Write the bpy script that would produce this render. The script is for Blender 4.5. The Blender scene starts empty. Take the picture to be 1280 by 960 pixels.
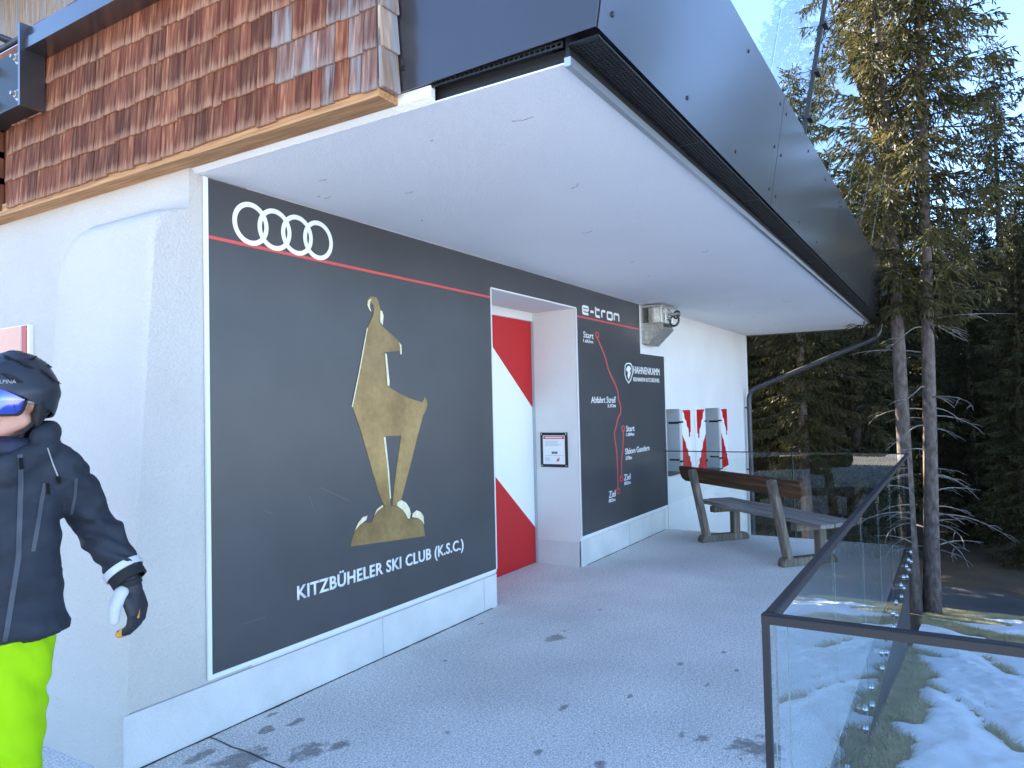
import bpy, bmesh, math, random
import numpy as np
from mathutils import Vector, Matrix, noise
random.seed(7); np.random.seed(7)
S = bpy.context.scene
COL = S.collection
R = math.radians

# ------------------------------------------------------------------ camera
F, YAW, PITCH, ROLL = 910.35, 0.546555, 0.032078, 0.022453
cy, sy, cp, sp = math.cos(YAW), math.sin(YAW), math.cos(PITCH), math.sin(PITCH)
_f = Vector((cy*cp, sy*cp, sp)); _r = Vector((sy, -cy, 0)); _d = _f.cross(_r)
_c, _s = math.cos(ROLL), math.sin(ROLL)
CR = _c*_r + _s*_d; CD = -_s*_r + _c*_d; CF = _f
CP = Vector((0, 0, 1.6))
cam = bpy.data.cameras.new('camera'); camo = bpy.data.objects.new('camera', cam); COL.objects.link(camo)
m = Matrix((CR, -CD, -CF)).transposed().to_4x4(); m.translation = CP
camo.matrix_world = m
cam.sensor_width = 36; cam.lens = F*36/1280; cam.clip_start = 0.05; cam.clip_end = 2000
S.camera = camo
S.render.resolution_x = 1024; S.render.resolution_y = 768

# ------------------------------------------------------------------ light
SUN_EL, SUN_AZ = R(28), R(66)          # azimuth from +X towards +Y
w = bpy.data.worlds.new('World'); S.world = w; w.use_nodes = True
nt = w.node_tree; bg = nt.nodes['Background']
sk = nt.nodes.new('ShaderNodeTexSky'); sk.sky_type = 'NISHITA'; sk.sun_disc = False
sk.sun_elevation = SUN_EL; sk.sun_rotation = math.pi/2 - SUN_AZ; sk.altitude = 1600
sk.air_density = 0.85; sk.dust_density = 0.0; sk.ozone_density = 3.0
nt.links.new(sk.outputs[0], bg.inputs[0]); bg.inputs[1].default_value = 0.09
sun = bpy.data.lights.new('sun', 'SUN'); suno = bpy.data.objects.new('sun', sun); COL.objects.link(suno)
sun.energy = 4.4; sun.angle = R(0.5); sun.color = (1, 0.9, 0.74)
tosun = Vector((math.cos(SUN_AZ)*math.cos(SUN_EL), math.sin(SUN_AZ)*math.cos(SUN_EL), math.sin(SUN_EL)))
suno.rotation_euler = tosun.to_track_quat('Z', 'Y').to_euler()
S.view_settings.view_transform = 'Standard'; S.view_settings.look = 'None'
S.view_settings.gamma = 1; S.view_settings.use_curve_mapping = False
S.view_settings.exposure = 3.05
S.render.engine = 'CYCLES'
S.cycles.max_bounces = 8; S.cycles.transparent_max_bounces = 24

# ------------------------------------------------------------------ pixel -> place
def ray(x, y):
    return CR*((x-640)/F) + CD*((y-480)/F) + CF
def hit(x, y, ax, val):
    d = ray(x, y); t = (val-CP[ax])/d[ax]; return CP + d*t
WY = 3.231
def W(x, y):
    p = hit(x, y, 1, WY); return (p.x, p.z)

# ------------------------------------------------------------------ materials
MATS = {}
def nn(nt, typ, **kw):
    n = nt.nodes.new(typ)
    for k, v in kw.items(): setattr(n, k, v)
    return n
def mat(name, col, rough=0.6, metal=0.0, var=0.0, vscale=6.0, bump=0.0, bscale=60.0, spec=0.5,
        coat=0.0, coat_r=0.1, col2=None, stretch=(1, 1, 1), rnd=0.0, detail=4, speck=None, world=False):
    m = bpy.data.materials.new(name); m.use_nodes = True; MATS[name] = m
    t = m.node_tree; b = t.nodes['Principled BSDF']
    b.inputs['Roughness'].default_value = rough; b.inputs['Metallic'].default_value = metal
    b.inputs['Specular IOR Level'].default_value = spec
    b.inputs['Coat Weight'].default_value = coat; b.inputs['Coat Roughness'].default_value = coat_r
    c4 = (*col, 1)
    b.inputs['Base Color'].default_value = c4
    m.diffuse_color = c4
    tc = nn(t, 'ShaderNodeTexCoord'); mp = nn(t, 'ShaderNodeMapping'); mp.inputs['Scale'].default_value = stretch
    if world:
        ge = nn(t, 'ShaderNodeNewGeometry'); t.links.new(ge.outputs['Position'], mp.inputs[0])
    else:
        t.links.new(tc.outputs['Object'], mp.inputs[0])
    oi = nn(t, 'ShaderNodeObjectInfo')
    if rnd:
        ad = nn(t, 'ShaderNodeVectorMath', operation='ADD'); sc = nn(t, 'ShaderNodeVectorMath', operation='SCALE')
        cb = nn(t, 'ShaderNodeCombineXYZ')
        for i in range(3): t.links.new(oi.outputs['Random'], cb.inputs[i])
        sc.inputs['Scale'].default_value = 37.0
        t.links.new(cb.outputs[0], sc.inputs[0]); t.links.new(mp.outputs[0], ad.inputs[0]); t.links.new(sc.outputs[0], ad.inputs[1])
        vec = ad.outputs[0]
    else:
        vec = mp.outputs[0]
    out = None
    if var or col2:
        no = nn(t, 'ShaderNodeTexNoise'); no.inputs['Scale'].default_value = vscale; no.inputs['Detail'].default_value = detail
        t.links.new(vec, no.inputs[0])
        rp = nn(t, 'ShaderNodeValToRGB'); rp.color_ramp.elements[0].position = 0.3; rp.color_ramp.elements[1].position = 0.7
        rp.color_ramp.elements[0].color = (*[v*(1-var) for v in col], 1)
        rp.color_ramp.elements[1].color = (*(col2 if col2 else [min(1, v*(1+var)) for v in col]), 1)
        t.links.new(no.outputs[0], rp.inputs[0]); out = rp.outputs[0]
    if speck:
        no2 = nn(t, 'ShaderNodeTexNoise'); no2.inputs['Scale'].default_value = speck[0]; no2.inputs['Detail'].default_value = 2
        t.links.new(vec, no2.inputs[0])
        rp2 = nn(t, 'ShaderNodeMapRange'); rp2.inputs[1].default_value = 0.3; rp2.inputs[2].default_value = 0.7
        rp2.inputs[3].default_value = 1-speck[1]; rp2.inputs[4].default_value = 1+speck[1]
        t.links.new(no2.outputs[0], rp2.inputs[0])
        mx = nn(t, 'ShaderNodeMix', data_type='RGBA', blend_type='MULTIPLY'); mx.inputs[0].default_value = 1
        if out: t.links.new(out, mx.inputs[6])
        else: mx.inputs[6].default_value = c4
        t.links.new(rp2.outputs[0], mx.inputs[7]); out = mx.outputs[2]
    if rnd:
        mr = nn(t, 'ShaderNodeMapRange'); mr.inputs[3].default_value = 1-rnd; mr.inputs[4].default_value = 1+rnd
        t.links.new(oi.outputs['Random'], mr.inputs[0])
        mx = nn(t, 'ShaderNodeMix', data_type='RGBA', blend_type='MULTIPLY'); mx.inputs[0].default_value = 1
        if out: t.links.new(out, mx.inputs[6])
        else: mx.inputs[6].default_value = c4
        t.links.new(mr.outputs[0], mx.inputs[7]); out = mx.outputs[2]
    if out: t.links.new(out, b.inputs['Base Color'])
    if bump:
        nb = nn(t, 'ShaderNodeTexNoise'); nb.inputs['Scale'].default_value = bscale; nb.inputs['Detail'].default_value = 3
        t.links.new(vec, nb.inputs[0])
        bp = nn(t, 'ShaderNodeBump'); bp.inputs['Strength'].default_value = bump; bp.inputs['Distance'].default_value = 0.01
        t.links.new(nb.outputs[0], bp.inputs['Height']); t.links.new(bp.outputs[0], b.inputs['Normal'])
    return m
def glass(name, tint=(0.93, 0.97, 0.95), ior=1.5):
    m = bpy.data.materials.new(name); m.use_nodes = True; MATS[name] = m
    t = m.node_tree; t.nodes.remove(t.nodes['Principled BSDF']); o = t.nodes['Material Output']
    tr = nn(t, 'ShaderNodeBsdfTransparent'); tr.inputs[0].default_value = (*tint, 1)
    gl = nn(t, 'ShaderNodeBsdfGlossy'); gl.inputs['Roughness'].default_value = 0.0; gl.inputs[0].default_value = (0.95, 0.98, 0.97, 1)
    fr = nn(t, 'ShaderNodeFresnel'); fr.inputs[0].default_value = ior
    # a pane as a whole reflects 2R/(1+R); the inner side of each face adds nothing more
    r2 = nn(t, 'ShaderNodeMath', operation='MULTIPLY'); r2.inputs[1].default_value = 2; r1 = nn(t, 'ShaderNodeMath', operation='ADD'); r1.inputs[1].default_value = 1
    dv = nn(t, 'ShaderNodeMath', operation='DIVIDE'); t.links.new(fr.outputs[0], r2.inputs[0]); t.links.new(fr.outputs[0], r1.inputs[0]); t.links.new(r2.outputs[0], dv.inputs[0]); t.links.new(r1.outputs[0], dv.inputs[1])
    ge = nn(t, 'ShaderNodeNewGeometry'); fb = nn(t, 'ShaderNodeMath', operation='SUBTRACT'); fb.inputs[0].default_value = 1; t.links.new(ge.outputs['Backfacing'], fb.inputs[1])
    fm = nn(t, 'ShaderNodeMath', operation='MULTIPLY'); t.links.new(dv.outputs[0], fm.inputs[0]); t.links.new(fb.outputs[0], fm.inputs[1])
    mx = nn(t, 'ShaderNodeMixShader'); t.links.new(fm.outputs[0], mx.inputs[0]); t.links.new(tr.outputs[0], mx.inputs[1]); t.links.new(gl.outputs[0], mx.inputs[2])
    t.links.new(mx.outputs[0], o.inputs[0]); return m

mat('stucco', (0.70, 0.685, 0.665), 0.9, var=0.045, vscale=1.3, bump=0.55, bscale=95, speck=(170, 0.035), world=True)
mat('stucco_dimmed', (0.52, 0.49, 0.452), 0.9, var=0.06, vscale=1.1, bump=0.7, bscale=80, speck=(150, 0.05), world=True)  # darker, warmer copy of stucco; dimmer, warmer light put into the colour
mat('soffit_paint', (0.86, 0.86, 0.86), 0.9, var=0.03, vscale=0.8, bump=0.5, bscale=150, speck=(190, 0.07), world=True)
mat('plinth_paint', (0.61, 0.60, 0.585), 0.85, var=0.09, vscale=3.5, bump=0.25, bscale=60, speck=(120, 0.05), world=True)
mat('sign_board', (0.058, 0.058, 0.062), 0.33, var=0.12, vscale=1.2, spec=0.5, speck=(3, 0.06))
mat('sign_white', (0.8, 0.8, 0.79), 0.5)
mat('sign_edge', (0.74, 0.75, 0.75), 0.45)
mat('sign_red', (0.62, 0.075, 0.07), 0.5)
mat('door_red', (0.50, 0.016, 0.018), 0.35, spec=0.25, var=0.08, vscale=2)
mat('door_white', (0.8, 0.8, 0.79), 0.35)
mat('gold', (0.17, 0.10, 0.036), 0.32, col2=(0.42, 0.29, 0.12), vscale=1.9, detail=2.5, speck=(26, 0.12), metal=0.35)
mat('gold_edge', (0.74, 0.66, 0.44), 0.4, var=0.15, vscale=20)
mat('fascia_metal', (0.05, 0.048, 0.054), 0.33, metal=0.5, spec=0.5, coat=1.0, coat_r=0.17, var=0.08, vscale=3)
MATS['fascia_metal'].node_tree.nodes['Principled BSDF'].inputs['Coat IOR'].default_value = 1.6
mat('black_metal', (0.012, 0.012, 0.013), 0.45, spec=0.5)
mat('rail_metal', (0.022, 0.020, 0.022), 0.45, spec=0.4)
mat('pipe_metal', (0.06, 0.062, 0.068), 0.4, metal=0.3)
mat('alu', (0.62, 0.63, 0.64), 0.35, metal=0.9)
mat('steel', (0.75, 0.75, 0.74), 0.22, metal=1.0)
mat('galvanised', (0.5, 0.49, 0.46), 0.5, metal=0.75, var=0.25, vscale=25)
mat('window_dark', (0.02, 0.022, 0.025), 0.08)
mat('reveal_grey', (0.4, 0.42, 0.44), 0.6)
mat('sill_metal', (0.09, 0.095, 0.1), 0.35, metal=0.5)
mat('timber', (0.30, 0.135, 0.05), 0.75, col2=(0.55, 0.30, 0.13), vscale=5, stretch=(14, 0.7, 14), detail=6, bump=0.2, bscale=8, world=True)
mat('asphalt', (0.055, 0.055, 0.058), 0.9, var=0.25, vscale=1.2, bump=0.5, bscale=120, speck=(150, 0.3), world=True)
mat('trunk_bark', (0.060, 0.042, 0.034), 0.95, col2=(0.175, 0.138, 0.118), vscale=20, stretch=(1, 1, 0.45), detail=7, bump=0.9, bscale=22)
mat('twig_bark', (0.04, 0.032, 0.026), 0.95)
mat('dead_wood', (0.19, 0.165, 0.145), 0.95, var=0.25, vscale=12)
mat('helmet_shell', (0.022, 0.026, 0.037), 0.42, spec=0.5, var=0.1)
mat('black_foam', (0.01, 0.01, 0.011), 0.8)
mat('skin', (0.55, 0.29, 0.21), 0.5, col2=(0.62, 0.33, 0.25), vscale=14, var=0.1)
mat('lip', (0.42, 0.17, 0.14), 0.5)
mat('jacket_cloth', (0.020, 0.025, 0.036), 0.75, var=0.25, vscale=7, bump=0.9, bscale=11, spec=0.35, stretch=(1, 1, 1.8))
mat('zip_grey', (0.13, 0.15, 0.18), 0.5)
mat('reflective_band', (0.55, 0.57, 0.58), 0.4)
mat('lime_cloth', (0.32, 0.58, 0.004), 0.75, var=0.10, vscale=5, bump=0.6, bscale=9, spec=0.15, stretch=(1.6, 1.6, .6))
mat('glove_black', (0.014, 0.015, 0.022), 0.6, var=0.2, vscale=30)
mat('glove_grey', (0.5, 0.51, 0.53), 0.75, var=0.05, vscale=20)
mat('glove_amber', (0.62, 0.30, 0.045), 0.65, var=0.15, vscale=40)
mat('gaiter_blue', (0.006, 0.008, 0.02), 0.7, col2=(0.012, 0.02, 0.07), vscale=40)
mat('goggle_lens', (0.05, 0.13, 0.55), 0.12, metal=0.85, col2=(0.22, 0.16, 0.55), vscale=9)
mat('boot_plastic', (0.03, 0.03, 0.035), 0.35)
mat('notice_paper', (0.78, 0.78, 0.78), 0.4)
mat('scratch_grey', (0.14, 0.145, 0.15), 0.6)
mat('print_grey', (0.3, 0.32, 0.35), 0.6)
mat('picture_salmon', (0.72, 0.40, 0.30), 0.6, var=0.06, vscale=6)
mat('picture_red', (0.40, 0.035, 0.03), 0.5)
mat('snow', (0.82, 0.84, 0.86), 0.65, var=0.03, vscale=3, bump=1.0, bscale=11, spec=0.3, world=True)
mat('forest_floor', (0.05, 0.037, 0.022), 0.95, col2=(0.10, 0.075, 0.04), vscale=1.1, detail=8, bump=0.8, bscale=9, world=True)
mat('turf', (0.22, 0.17, 0.07), 0.95, col2=(0.40, 0.33, 0.17), vscale=7, detail=8, bump=0.8, bscale=40, world=True)
mat('grass_blade', (0.32, 0.26, 0.11), 0.8, rnd=0.0, col2=(0.52, 0.44, 0.23), vscale=5, world=True)
mat('slab_edge', (0.016, 0.016, 0.018), 0.6, var=0.15)
mat('roof_sheet', (0.06, 0.06, 0.065), 0.5)
glass('clear_glass', (0.955, 0.98, 0.972))
glass('balcony_glass', (0.93, 0.965, 0.96))
mat('edge_line', (0.30, 0.36, 0.345), 0.4)
mat('glass_edge', (0.22, 0.30, 0.28), 0.2)

def wood_piece(name, dark, light, grey=0.0, edge=None, axis=2, rnd=0.25, fine=1.0):
    """weathered split or sawn wood: grain along one local axis, pale streaks, each piece its own tone"""
    m = bpy.data.materials.new(name); m.use_nodes = True; MATS[name] = m
    t = m.node_tree; b = t.nodes['Principled BSDF']; b.inputs['Roughness'].default_value = 0.8
    b.inputs['Specular IOR Level'].default_value = 0.25
    tc = nn(t, 'ShaderNodeTexCoord'); oi = nn(t, 'ShaderNodeObjectInfo')
    st = [55*fine, 55*fine, 55*fine]; st[axis] = 2.6*fine
    mp = nn(t, 'ShaderNodeMapping'); mp.inputs['Scale'].default_value = st
    cb = nn(t, 'ShaderNodeCombineXYZ')
    mu = nn(t, 'ShaderNodeMath', operation='MULTIPLY'); mu.inputs[1].default_value = 91.0
    t.links.new(oi.outputs['Random'], mu.inputs[0])
    for i in range(3): t.links.new(mu.outputs[0], cb.inputs[i])
    t.links.new(tc.outputs['Object'], mp.inputs[0])
    ad = nn(t, 'ShaderNodeVectorMath', operation='ADD'); t.links.new(mp.outputs[0], ad.inputs[0]); t.links.new(cb.outputs[0], ad.inputs[1])
    n1 = nn(t, 'ShaderNodeTexNoise'); n1.inputs['Scale'].default_value = 1.0; n1.inputs['Detail'].default_value = 5
    t.links.new(ad.outputs[0], n1.inputs[0])
    rp = nn(t, 'ShaderNodeValToRGB'); e = rp.color_ramp.elements
    e[0].position = 0.36; e[0].color = (*dark, 1); e[1].position = 0.74; e[1].color = (*light, 1)
    k = e.new(0.56); k.color = (*[d*0.7+l*0.3 for d, l in zip(dark, light)], 1)
    t.links.new(n1.outputs[0], rp.inputs[0])
    mr = nn(t, 'ShaderNodeMapRange'); mr.inputs[3].default_value = 1-rnd; mr.inputs[4].default_value = 1+rnd
    t.links.new(oi.outputs['Random'], mr.inputs[0])
    mx = nn(t, 'ShaderNodeMix', data_type='RGBA', blend_type='MULTIPLY'); mx.inputs[0].default_value = 1
    t.links.new(rp.outputs[0], mx.inputs[6]); t.links.new(mr.outputs[0], mx.inputs[7]); out = mx.outputs[2]
    if grey:
        n2 = nn(t, 'ShaderNodeTexNoise'); n2.inputs['Scale'].default_value = 0.45; n2.inputs['Detail'].default_value = 3
        t.links.new(ad.outputs[0], n2.inputs[0])
        r2 = nn(t, 'ShaderNodeMapRange'); r2.inputs[1].default_value = 0.62-0.25*grey; r2.inputs[2].default_value = 0.78-0.2*grey
        t.links.new(n2.outputs[0], r2.inputs[0])
        m2 = nn(t, 'ShaderNodeMix', data_type='RGBA'); t.links.new(r2.outputs[0], m2.inputs[0]); t.links.new(out, m2.inputs[6])
        m2.inputs[7].default_value = (0.25, 0.25, 0.26, 1); out = m2.outputs[2]
    if edge:   # bleached worn lower end of a shingle
        sx = nn(t, 'ShaderNodeSeparateXYZ'); t.links.new(tc.outputs['Object'], sx.inputs[0])
        n3 = nn(t, 'ShaderNodeMath', operation='MULTIPLY_ADD'); n3.inputs[1].default_value = -0.11; t.links.new(n1.outputs[0], n3.inputs[0]); t.links.new(sx.outputs[2], n3.inputs[2])
        r3 = nn(t, 'ShaderNodeMapRange'); r3.inputs[1].default_value = -0.055; r3.inputs[2].default_value = -0.005; r3.inputs[3].default_value = 0.62; r3.inputs[4].default_value = 0
        t.links.new(n3.outputs[0], r3.inputs[0])
        m3 = nn(t, 'ShaderNodeMix', data_type='RGBA'); t.links.new(r3.outputs[0], m3.inputs[0]); t.links.new(out, m3.inputs[6])
        m3.inputs[7].default_value = (*edge, 1); out = m3.outputs[2]
    t.links.new(out, b.inputs['Base Color'])
    bp = nn(t, 'ShaderNodeBump'); bp.inputs['Strength'].default_value = 0.5; bp.inputs['Distance'].default_value = 0.004
    t.links.new(n1.outputs[0], bp.inputs['Height']); t.links.new(bp.outputs[0], b.inputs['Normal'])
    return m
wood_piece('shingle_red', (0.10, 0.024, 0.012), (0.36, 0.155, 0.078), edge=(0.40, 0.22, 0.14), rnd=0.38)
wood_piece('shingle_grey', (0.10, 0.045, 0.035), (0.40, 0.25, 0.19), grey=0.35, edge=(0.30, 0.25, 0.22), rnd=0.3)
wood_piece('shingle_pale', (0.26, 0.17, 0.12), (0.52, 0.42, 0.34), grey=0.7, rnd=0.2)
wood_piece('bench_dark', (0.06, 0.030, 0.016), (0.20, 0.105, 0.055), axis=0, rnd=0.1, fine=0.6)
wood_piece('bench_grey', (0.17, 0.15, 0.135), (0.36, 0.335, 0.31), axis=0, rnd=0.15, fine=0.6)
wood_piece('bench_leg', (0.13, 0.10, 0.078), (0.33, 0.285, 0.24), axis=2, rnd=0.2, fine=0.6)

def floor_material():
    m = bpy.data.materials.new('terrace_concrete'); m.use_nodes = True; MATS['terrace_concrete'] = m
    t = m.node_tree; b = t.nodes['Principled BSDF']
    ge = nn(t, 'ShaderNodeNewGeometry'); P = ge.outputs['Position']
    def noi(sc, det=3, rough=0.5):
        n = nn(t, 'ShaderNodeTexNoise'); n.inputs['Scale'].default_value = sc; n.inputs['Detail'].default_value = det; n.inputs['Roughness'].default_value = rough
        t.links.new(P, n.inputs[0]); return n.outputs[0]
    def mr(v, a, b_, c, d):
        n = nn(t, 'ShaderNodeMapRange'); [setattr(n.inputs[i], 'default_value', x) for i, x in zip((1, 2, 3, 4), (a, b_, c, d))]
        t.links.new(v, n.inputs[0]); return n.outputs[0]
    def mul(c, v):
        n = nn(t, 'ShaderNodeMix', data_type='RGBA', blend_type='MULTIPLY'); n.inputs[0].default_value = 1
        if isinstance(c, tuple): n.inputs[6].default_value = c
        else: t.links.new(c, n.inputs[6])
        t.links.new(v, n.inputs[7]); return n.outputs[2]
    c = mul((0.76, 0.725, 0.685, 1), mr(noi(1.1, 4), 0.3, 0.7, 0.86, 1.1))
    c = mul(c, mr(noi(115, 2, 0.7), 0.3, 0.7, 0.45, 1.42))
    c = mul(c, mr(noi(48, 3, 0.65), 0.3, 0.7, 0.8, 1.15))
    c = mul(c, mr(noi(42, 2), 0.66, 0.74, 1.0, 0.5))          # small pits
    # wet patches
    wet = mr(noi(1.75, 5, 0.6), 0.645, 0.66, 0, 1)
    wx = None
    wob = noi(11, 7, 0.68)
    for (px, py, rx, ry) in WET:
        q = hit(px, py, 2, 0)
        sub = nn(t, 'ShaderNodeVectorMath', operation='SUBTRACT'); t.links.new(P, sub.inputs[0]); sub.inputs[1].default_value = (q.x, q.y, 0)
        sc = nn(t, 'ShaderNodeVectorMath', operation='MULTIPLY'); t.links.new(sub.outputs[0], sc.inputs[0]); sc.inputs[1].default_value = (1/rx, 1/ry, 0)
        le = nn(t, 'ShaderNodeVectorMath', operation='LENGTH'); t.links.new(sc.outputs[0], le.inputs[0])
        ma = nn(t, 'ShaderNodeMath', operation='MULTIPLY_ADD'); t.links.new(wob, ma.inputs[0]); ma.inputs[1].default_value = 4.2; t.links.new(le.outputs['Value'], ma.inputs[2])
        v = mr(ma.outputs[0], 2.65, 3.1, 1, 0)
        if wx is None: wx = v
        else:
            mm = nn(t, 'ShaderNodeMath', operation='MAXIMUM'); t.links.new(wx, mm.inputs[0]); t.links.new(v, mm.inputs[1]); wx = mm.outputs[0]
    mx = nn(t, 'ShaderNodeMix', data_type='RGBA'); t.links.new(wx, mx.inputs[0]); t.links.new(c, mx.inputs[6])
    dk = mul(c, mr(noi(30), 0.2, 0.8, 0.34, 0.5)); t.links.new(dk, mx.inputs[7])
    t.links.new(mx.outputs[2], b.inputs['Base Color'])
    b.inputs['Roughness'].default_value = 0.85
    t.links.new(mr(wx, 0, 1, 0.85, 0.55), b.inputs['Roughness'])
    bp = nn(t, 'ShaderNodeBump'); bp.inputs['Strength'].default_value = 0.55; bp.inputs['Distance'].default_value = 0.006
    t.links.new(noi(110, 3), bp.inputs['Height']); t.links.new(bp.outputs[0], b.inputs['Normal'])
WET = [(697, 796, .17, .055), (948, 935, .13, .14), (880, 922, .055, .04), (706, 884, .04, .022), (335, 912, .05, .045),
       (385, 940, .11, .08), (420, 933, .09, .04), (300, 948, .15, .07), (250, 945, .10, .04), (290, 962, .2, .08),
       (600, 780, .03, .02), (560, 915, .022, .02), (750, 955, .045, .03), (340, 893, .04, .02), (370, 903, .06, .03),
       (787, 870, .03, .018), (672, 940, .03, .018), (852, 918, .035, .02), (850, 830, .035, .02), (905, 815, .03, .014), (750, 762, .05, .014), (885, 855, .04, .016), (920, 838, .03, .014), (556, 826, .03, .016)]
floor_material()

def needle_material(name, a, b_, tr):
    m = bpy.data.materials.new(name); m.use_nodes = True; MATS[name] = m
    t = m.node_tree; b = t.nodes['Principled BSDF']; o = t.nodes['Material Output']
    b.inputs['Roughness'].default_value = 0.6; b.inputs['Specular IOR Level'].default_value = 0.3
    tc = nn(t, 'ShaderNodeTexCoord'); oi = nn(t, 'ShaderNodeObjectInfo')
    no = nn(t, 'ShaderNodeTexNoise'); no.inputs['Scale'].default_value = 1.6; no.inputs['Detail'].default_value = 6
    t.links.new(tc.outputs['Object'], no.inputs[0])
    rp = nn(t, 'ShaderNodeValToRGB'); rp.color_ramp.elements[0].position = 0.3; rp.color_ramp.elements[1].position = 0.72
    rp.color_ramp.elements[0].color = (*a, 1); rp.color_ramp.elements[1].color = (*b_, 1); t.links.new(no.outputs[0], rp.inputs[0])
    mr = nn(t, 'ShaderNodeMapRange'); mr.inputs[3].default_value = 0.75; mr.inputs[4].default_value = 1.25; t.links.new(oi.outputs['Random'], mr.inputs[0])
    mx = nn(t, 'ShaderNodeMix', data_type='RGBA', blend_type='MULTIPLY'); mx.inputs[0].default_value = 1
    t.links.new(rp.outputs[0], mx.inputs[6]); t.links.new(mr.outputs[0], mx.inputs[7]); t.links.new(mx.outputs[2], b.inputs['Base Color'])
    tl = nn(t, 'ShaderNodeBsdfTranslucent'); t.links.new(mx.outputs[2], tl.inputs[0])
    ms = nn(t, 'ShaderNodeMixShader'); ms.inputs[0].default_value = tr
    t.links.new(b.outputs[0], ms.inputs[1]); t.links.new(tl.outputs[0], ms.inputs[2]); t.links.new(ms.outputs[0], o.inputs[0])
needle_material('needles', (0.024, 0.029, 0.012), (0.070, 0.070, 0.024), 0.3)
needle_material('needles_sunlit', (0.046, 0.044, 0.016), (0.115, 0.096, 0.030), 0.42)  # golden sunlight on the near crowns is put into this needle colour

# ------------------------------------------------------------------ mesh helpers
def tag(o, label=None, cat=None, group=None, kind=None):
    if label: o['label'] = label
    if cat: o['category'] = cat
    if group: o['group'] = group
    if kind: o['kind'] = kind
    return o
def link(name, me, mt=None, parent=None):
    o = bpy.data.objects.new(name, me); COL.objects.link(o)
    if mt and me is not None and not me.materials: me.materials.append(MATS[mt])
    if parent: o.parent = parent
    return o
def empty(name, loc=(0, 0, 0), rz=0.0):
    o = bpy.data.objects.new(name, None); COL.objects.link(o); o.location = loc; o.rotation_euler = (0, 0, rz)
    o.empty_display_size = 0.1; return o
def bm_obj(name, bm, mt, parent=None, smooth=False, bevel=0.0, angle=40):
    if bevel:
        ed = [e for e in bm.edges if len(e.link_faces) == 2 and e.calc_face_angle(0) > 0.5]
        bmesh.ops.bevel(bm, geom=ed, offset=bevel, segments=2, affect='EDGES', profile=0.6)
    me = bpy.data.meshes.new(name); bm.normal_update(); bm.to_mesh(me); bm.free()
    if smooth:
        me.polygons.foreach_set('use_smooth', [True]*len(me.polygons))
        me.set_sharp_from_angle(angle=R(angle))
    return link(name, me, mt, parent)
def add_box(bm, x0, x1, y0, y1, z0, z1, M=None):
    c = [(x, y, z) for z in (z0, z1) for y in (y0, y1) for x in (x0, x1)]
    v = [bm.verts.new(M @ Vector(p) if M else p) for p in c]
    for f in ((0, 2, 3, 1), (4, 5, 7, 6), (0, 1, 5, 4), (2, 6, 7, 3), (0, 4, 6, 2), (1, 3, 7, 5)): bm.faces.new([v[i] for i in f])
def box(name, x0, x1, y0, y1, z0, z1, mt, parent=None, bevel=0.0, M=None):
    bm = bmesh.new(); add_box(bm, x0, x1, y0, y1, z0, z1, M); return bm_obj(name, bm, mt, parent, bevel=bevel)
def add_prism(bm, pts, fn, w0, w1):
    """polygon pts (u,v), extruded from w0 to w1; fn maps (u,v,w) to a place"""
    a = [bm.verts.new(fn(u, v, w0)) for u, v in pts]; b = [bm.verts.new(fn(u, v, w1)) for u, v in pts]
    n = len(pts)
    bm.faces.new(a); bm.faces.new(b[::-1])
    for i in range(n): bm.faces.new((a[i], b[i], b[(i+1) % n], a[(i+1) % n]))
def fix(bm): bmesh.ops.recalc_face_normals(bm, faces=bm.faces)
def prism(name, pts, fn, w0, w1, mt, parent=None, bevel=0.0, tri=True):
    bm = bmesh.new(); add_prism(bm, pts, fn, w0, w1); fix(bm)
    if tri: bmesh.ops.triangulate(bm, faces=[f for f in bm.faces if len(f.verts) > 4])
    return bm_obj(name, bm, mt, parent, bevel=bevel)
def add_tube(bm, pts, rad, n=10, cap=True):
    pts = [Vector(p) for p in pts]; rad = rad if hasattr(rad, '__len__') else [rad]*len(pts)
    rings = []; up = Vector((0, 0, 1))
    for i, p in enumerate(pts):
        d = (pts[min(i+1, len(pts)-1)] - pts[max(i-1, 0)]).normalized()
        if i == 0:
            a = d.orthogonal().normalized()
        else:
            a = (a - d*a.dot(d)).normalized()
        b = d.cross(a)
        rings.append([bm.verts.new(p + (a*math.cos(2*math.pi*k/n) + b*math.sin(2*math.pi*k/n))*rad[i]) for k in range(n)])
    for i in range(len(pts)-1):
        for k in range(n):
            bm.faces.new((rings[i][k], rings[i][(k+1) % n], rings[i+1][(k+1) % n], rings[i+1][k]))
    if cap: bm.faces.new(rings[0][::-1]); bm.faces.new(rings[-1])
def tube(name, pts, rad, mt, parent=None, n=10):
    bm = bmesh.new(); add_tube(bm, pts, rad, n); return bm_obj(name, bm, mt, parent, smooth=True)
def bend(pts, r=0.08, k=6):
    """round the inner corners of a polyline"""
    P = [Vector(p) for p in pts]; out = [P[0]]
    for i in range(1, len(P)-1):
        a = (P[i-1]-P[i]); b = (P[i+1]-P[i]); q = min(r, a.length*.45, b.length*.45)
        A = P[i]+a.normalized()*q; B = P[i]+b.normalized()*q
        for j in range(k+1):
            t = j/k; out.append(A*(1-t)**2 + P[i]*2*t*(1-t) + B*t*t)
    return out+[P[-1]]
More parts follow.
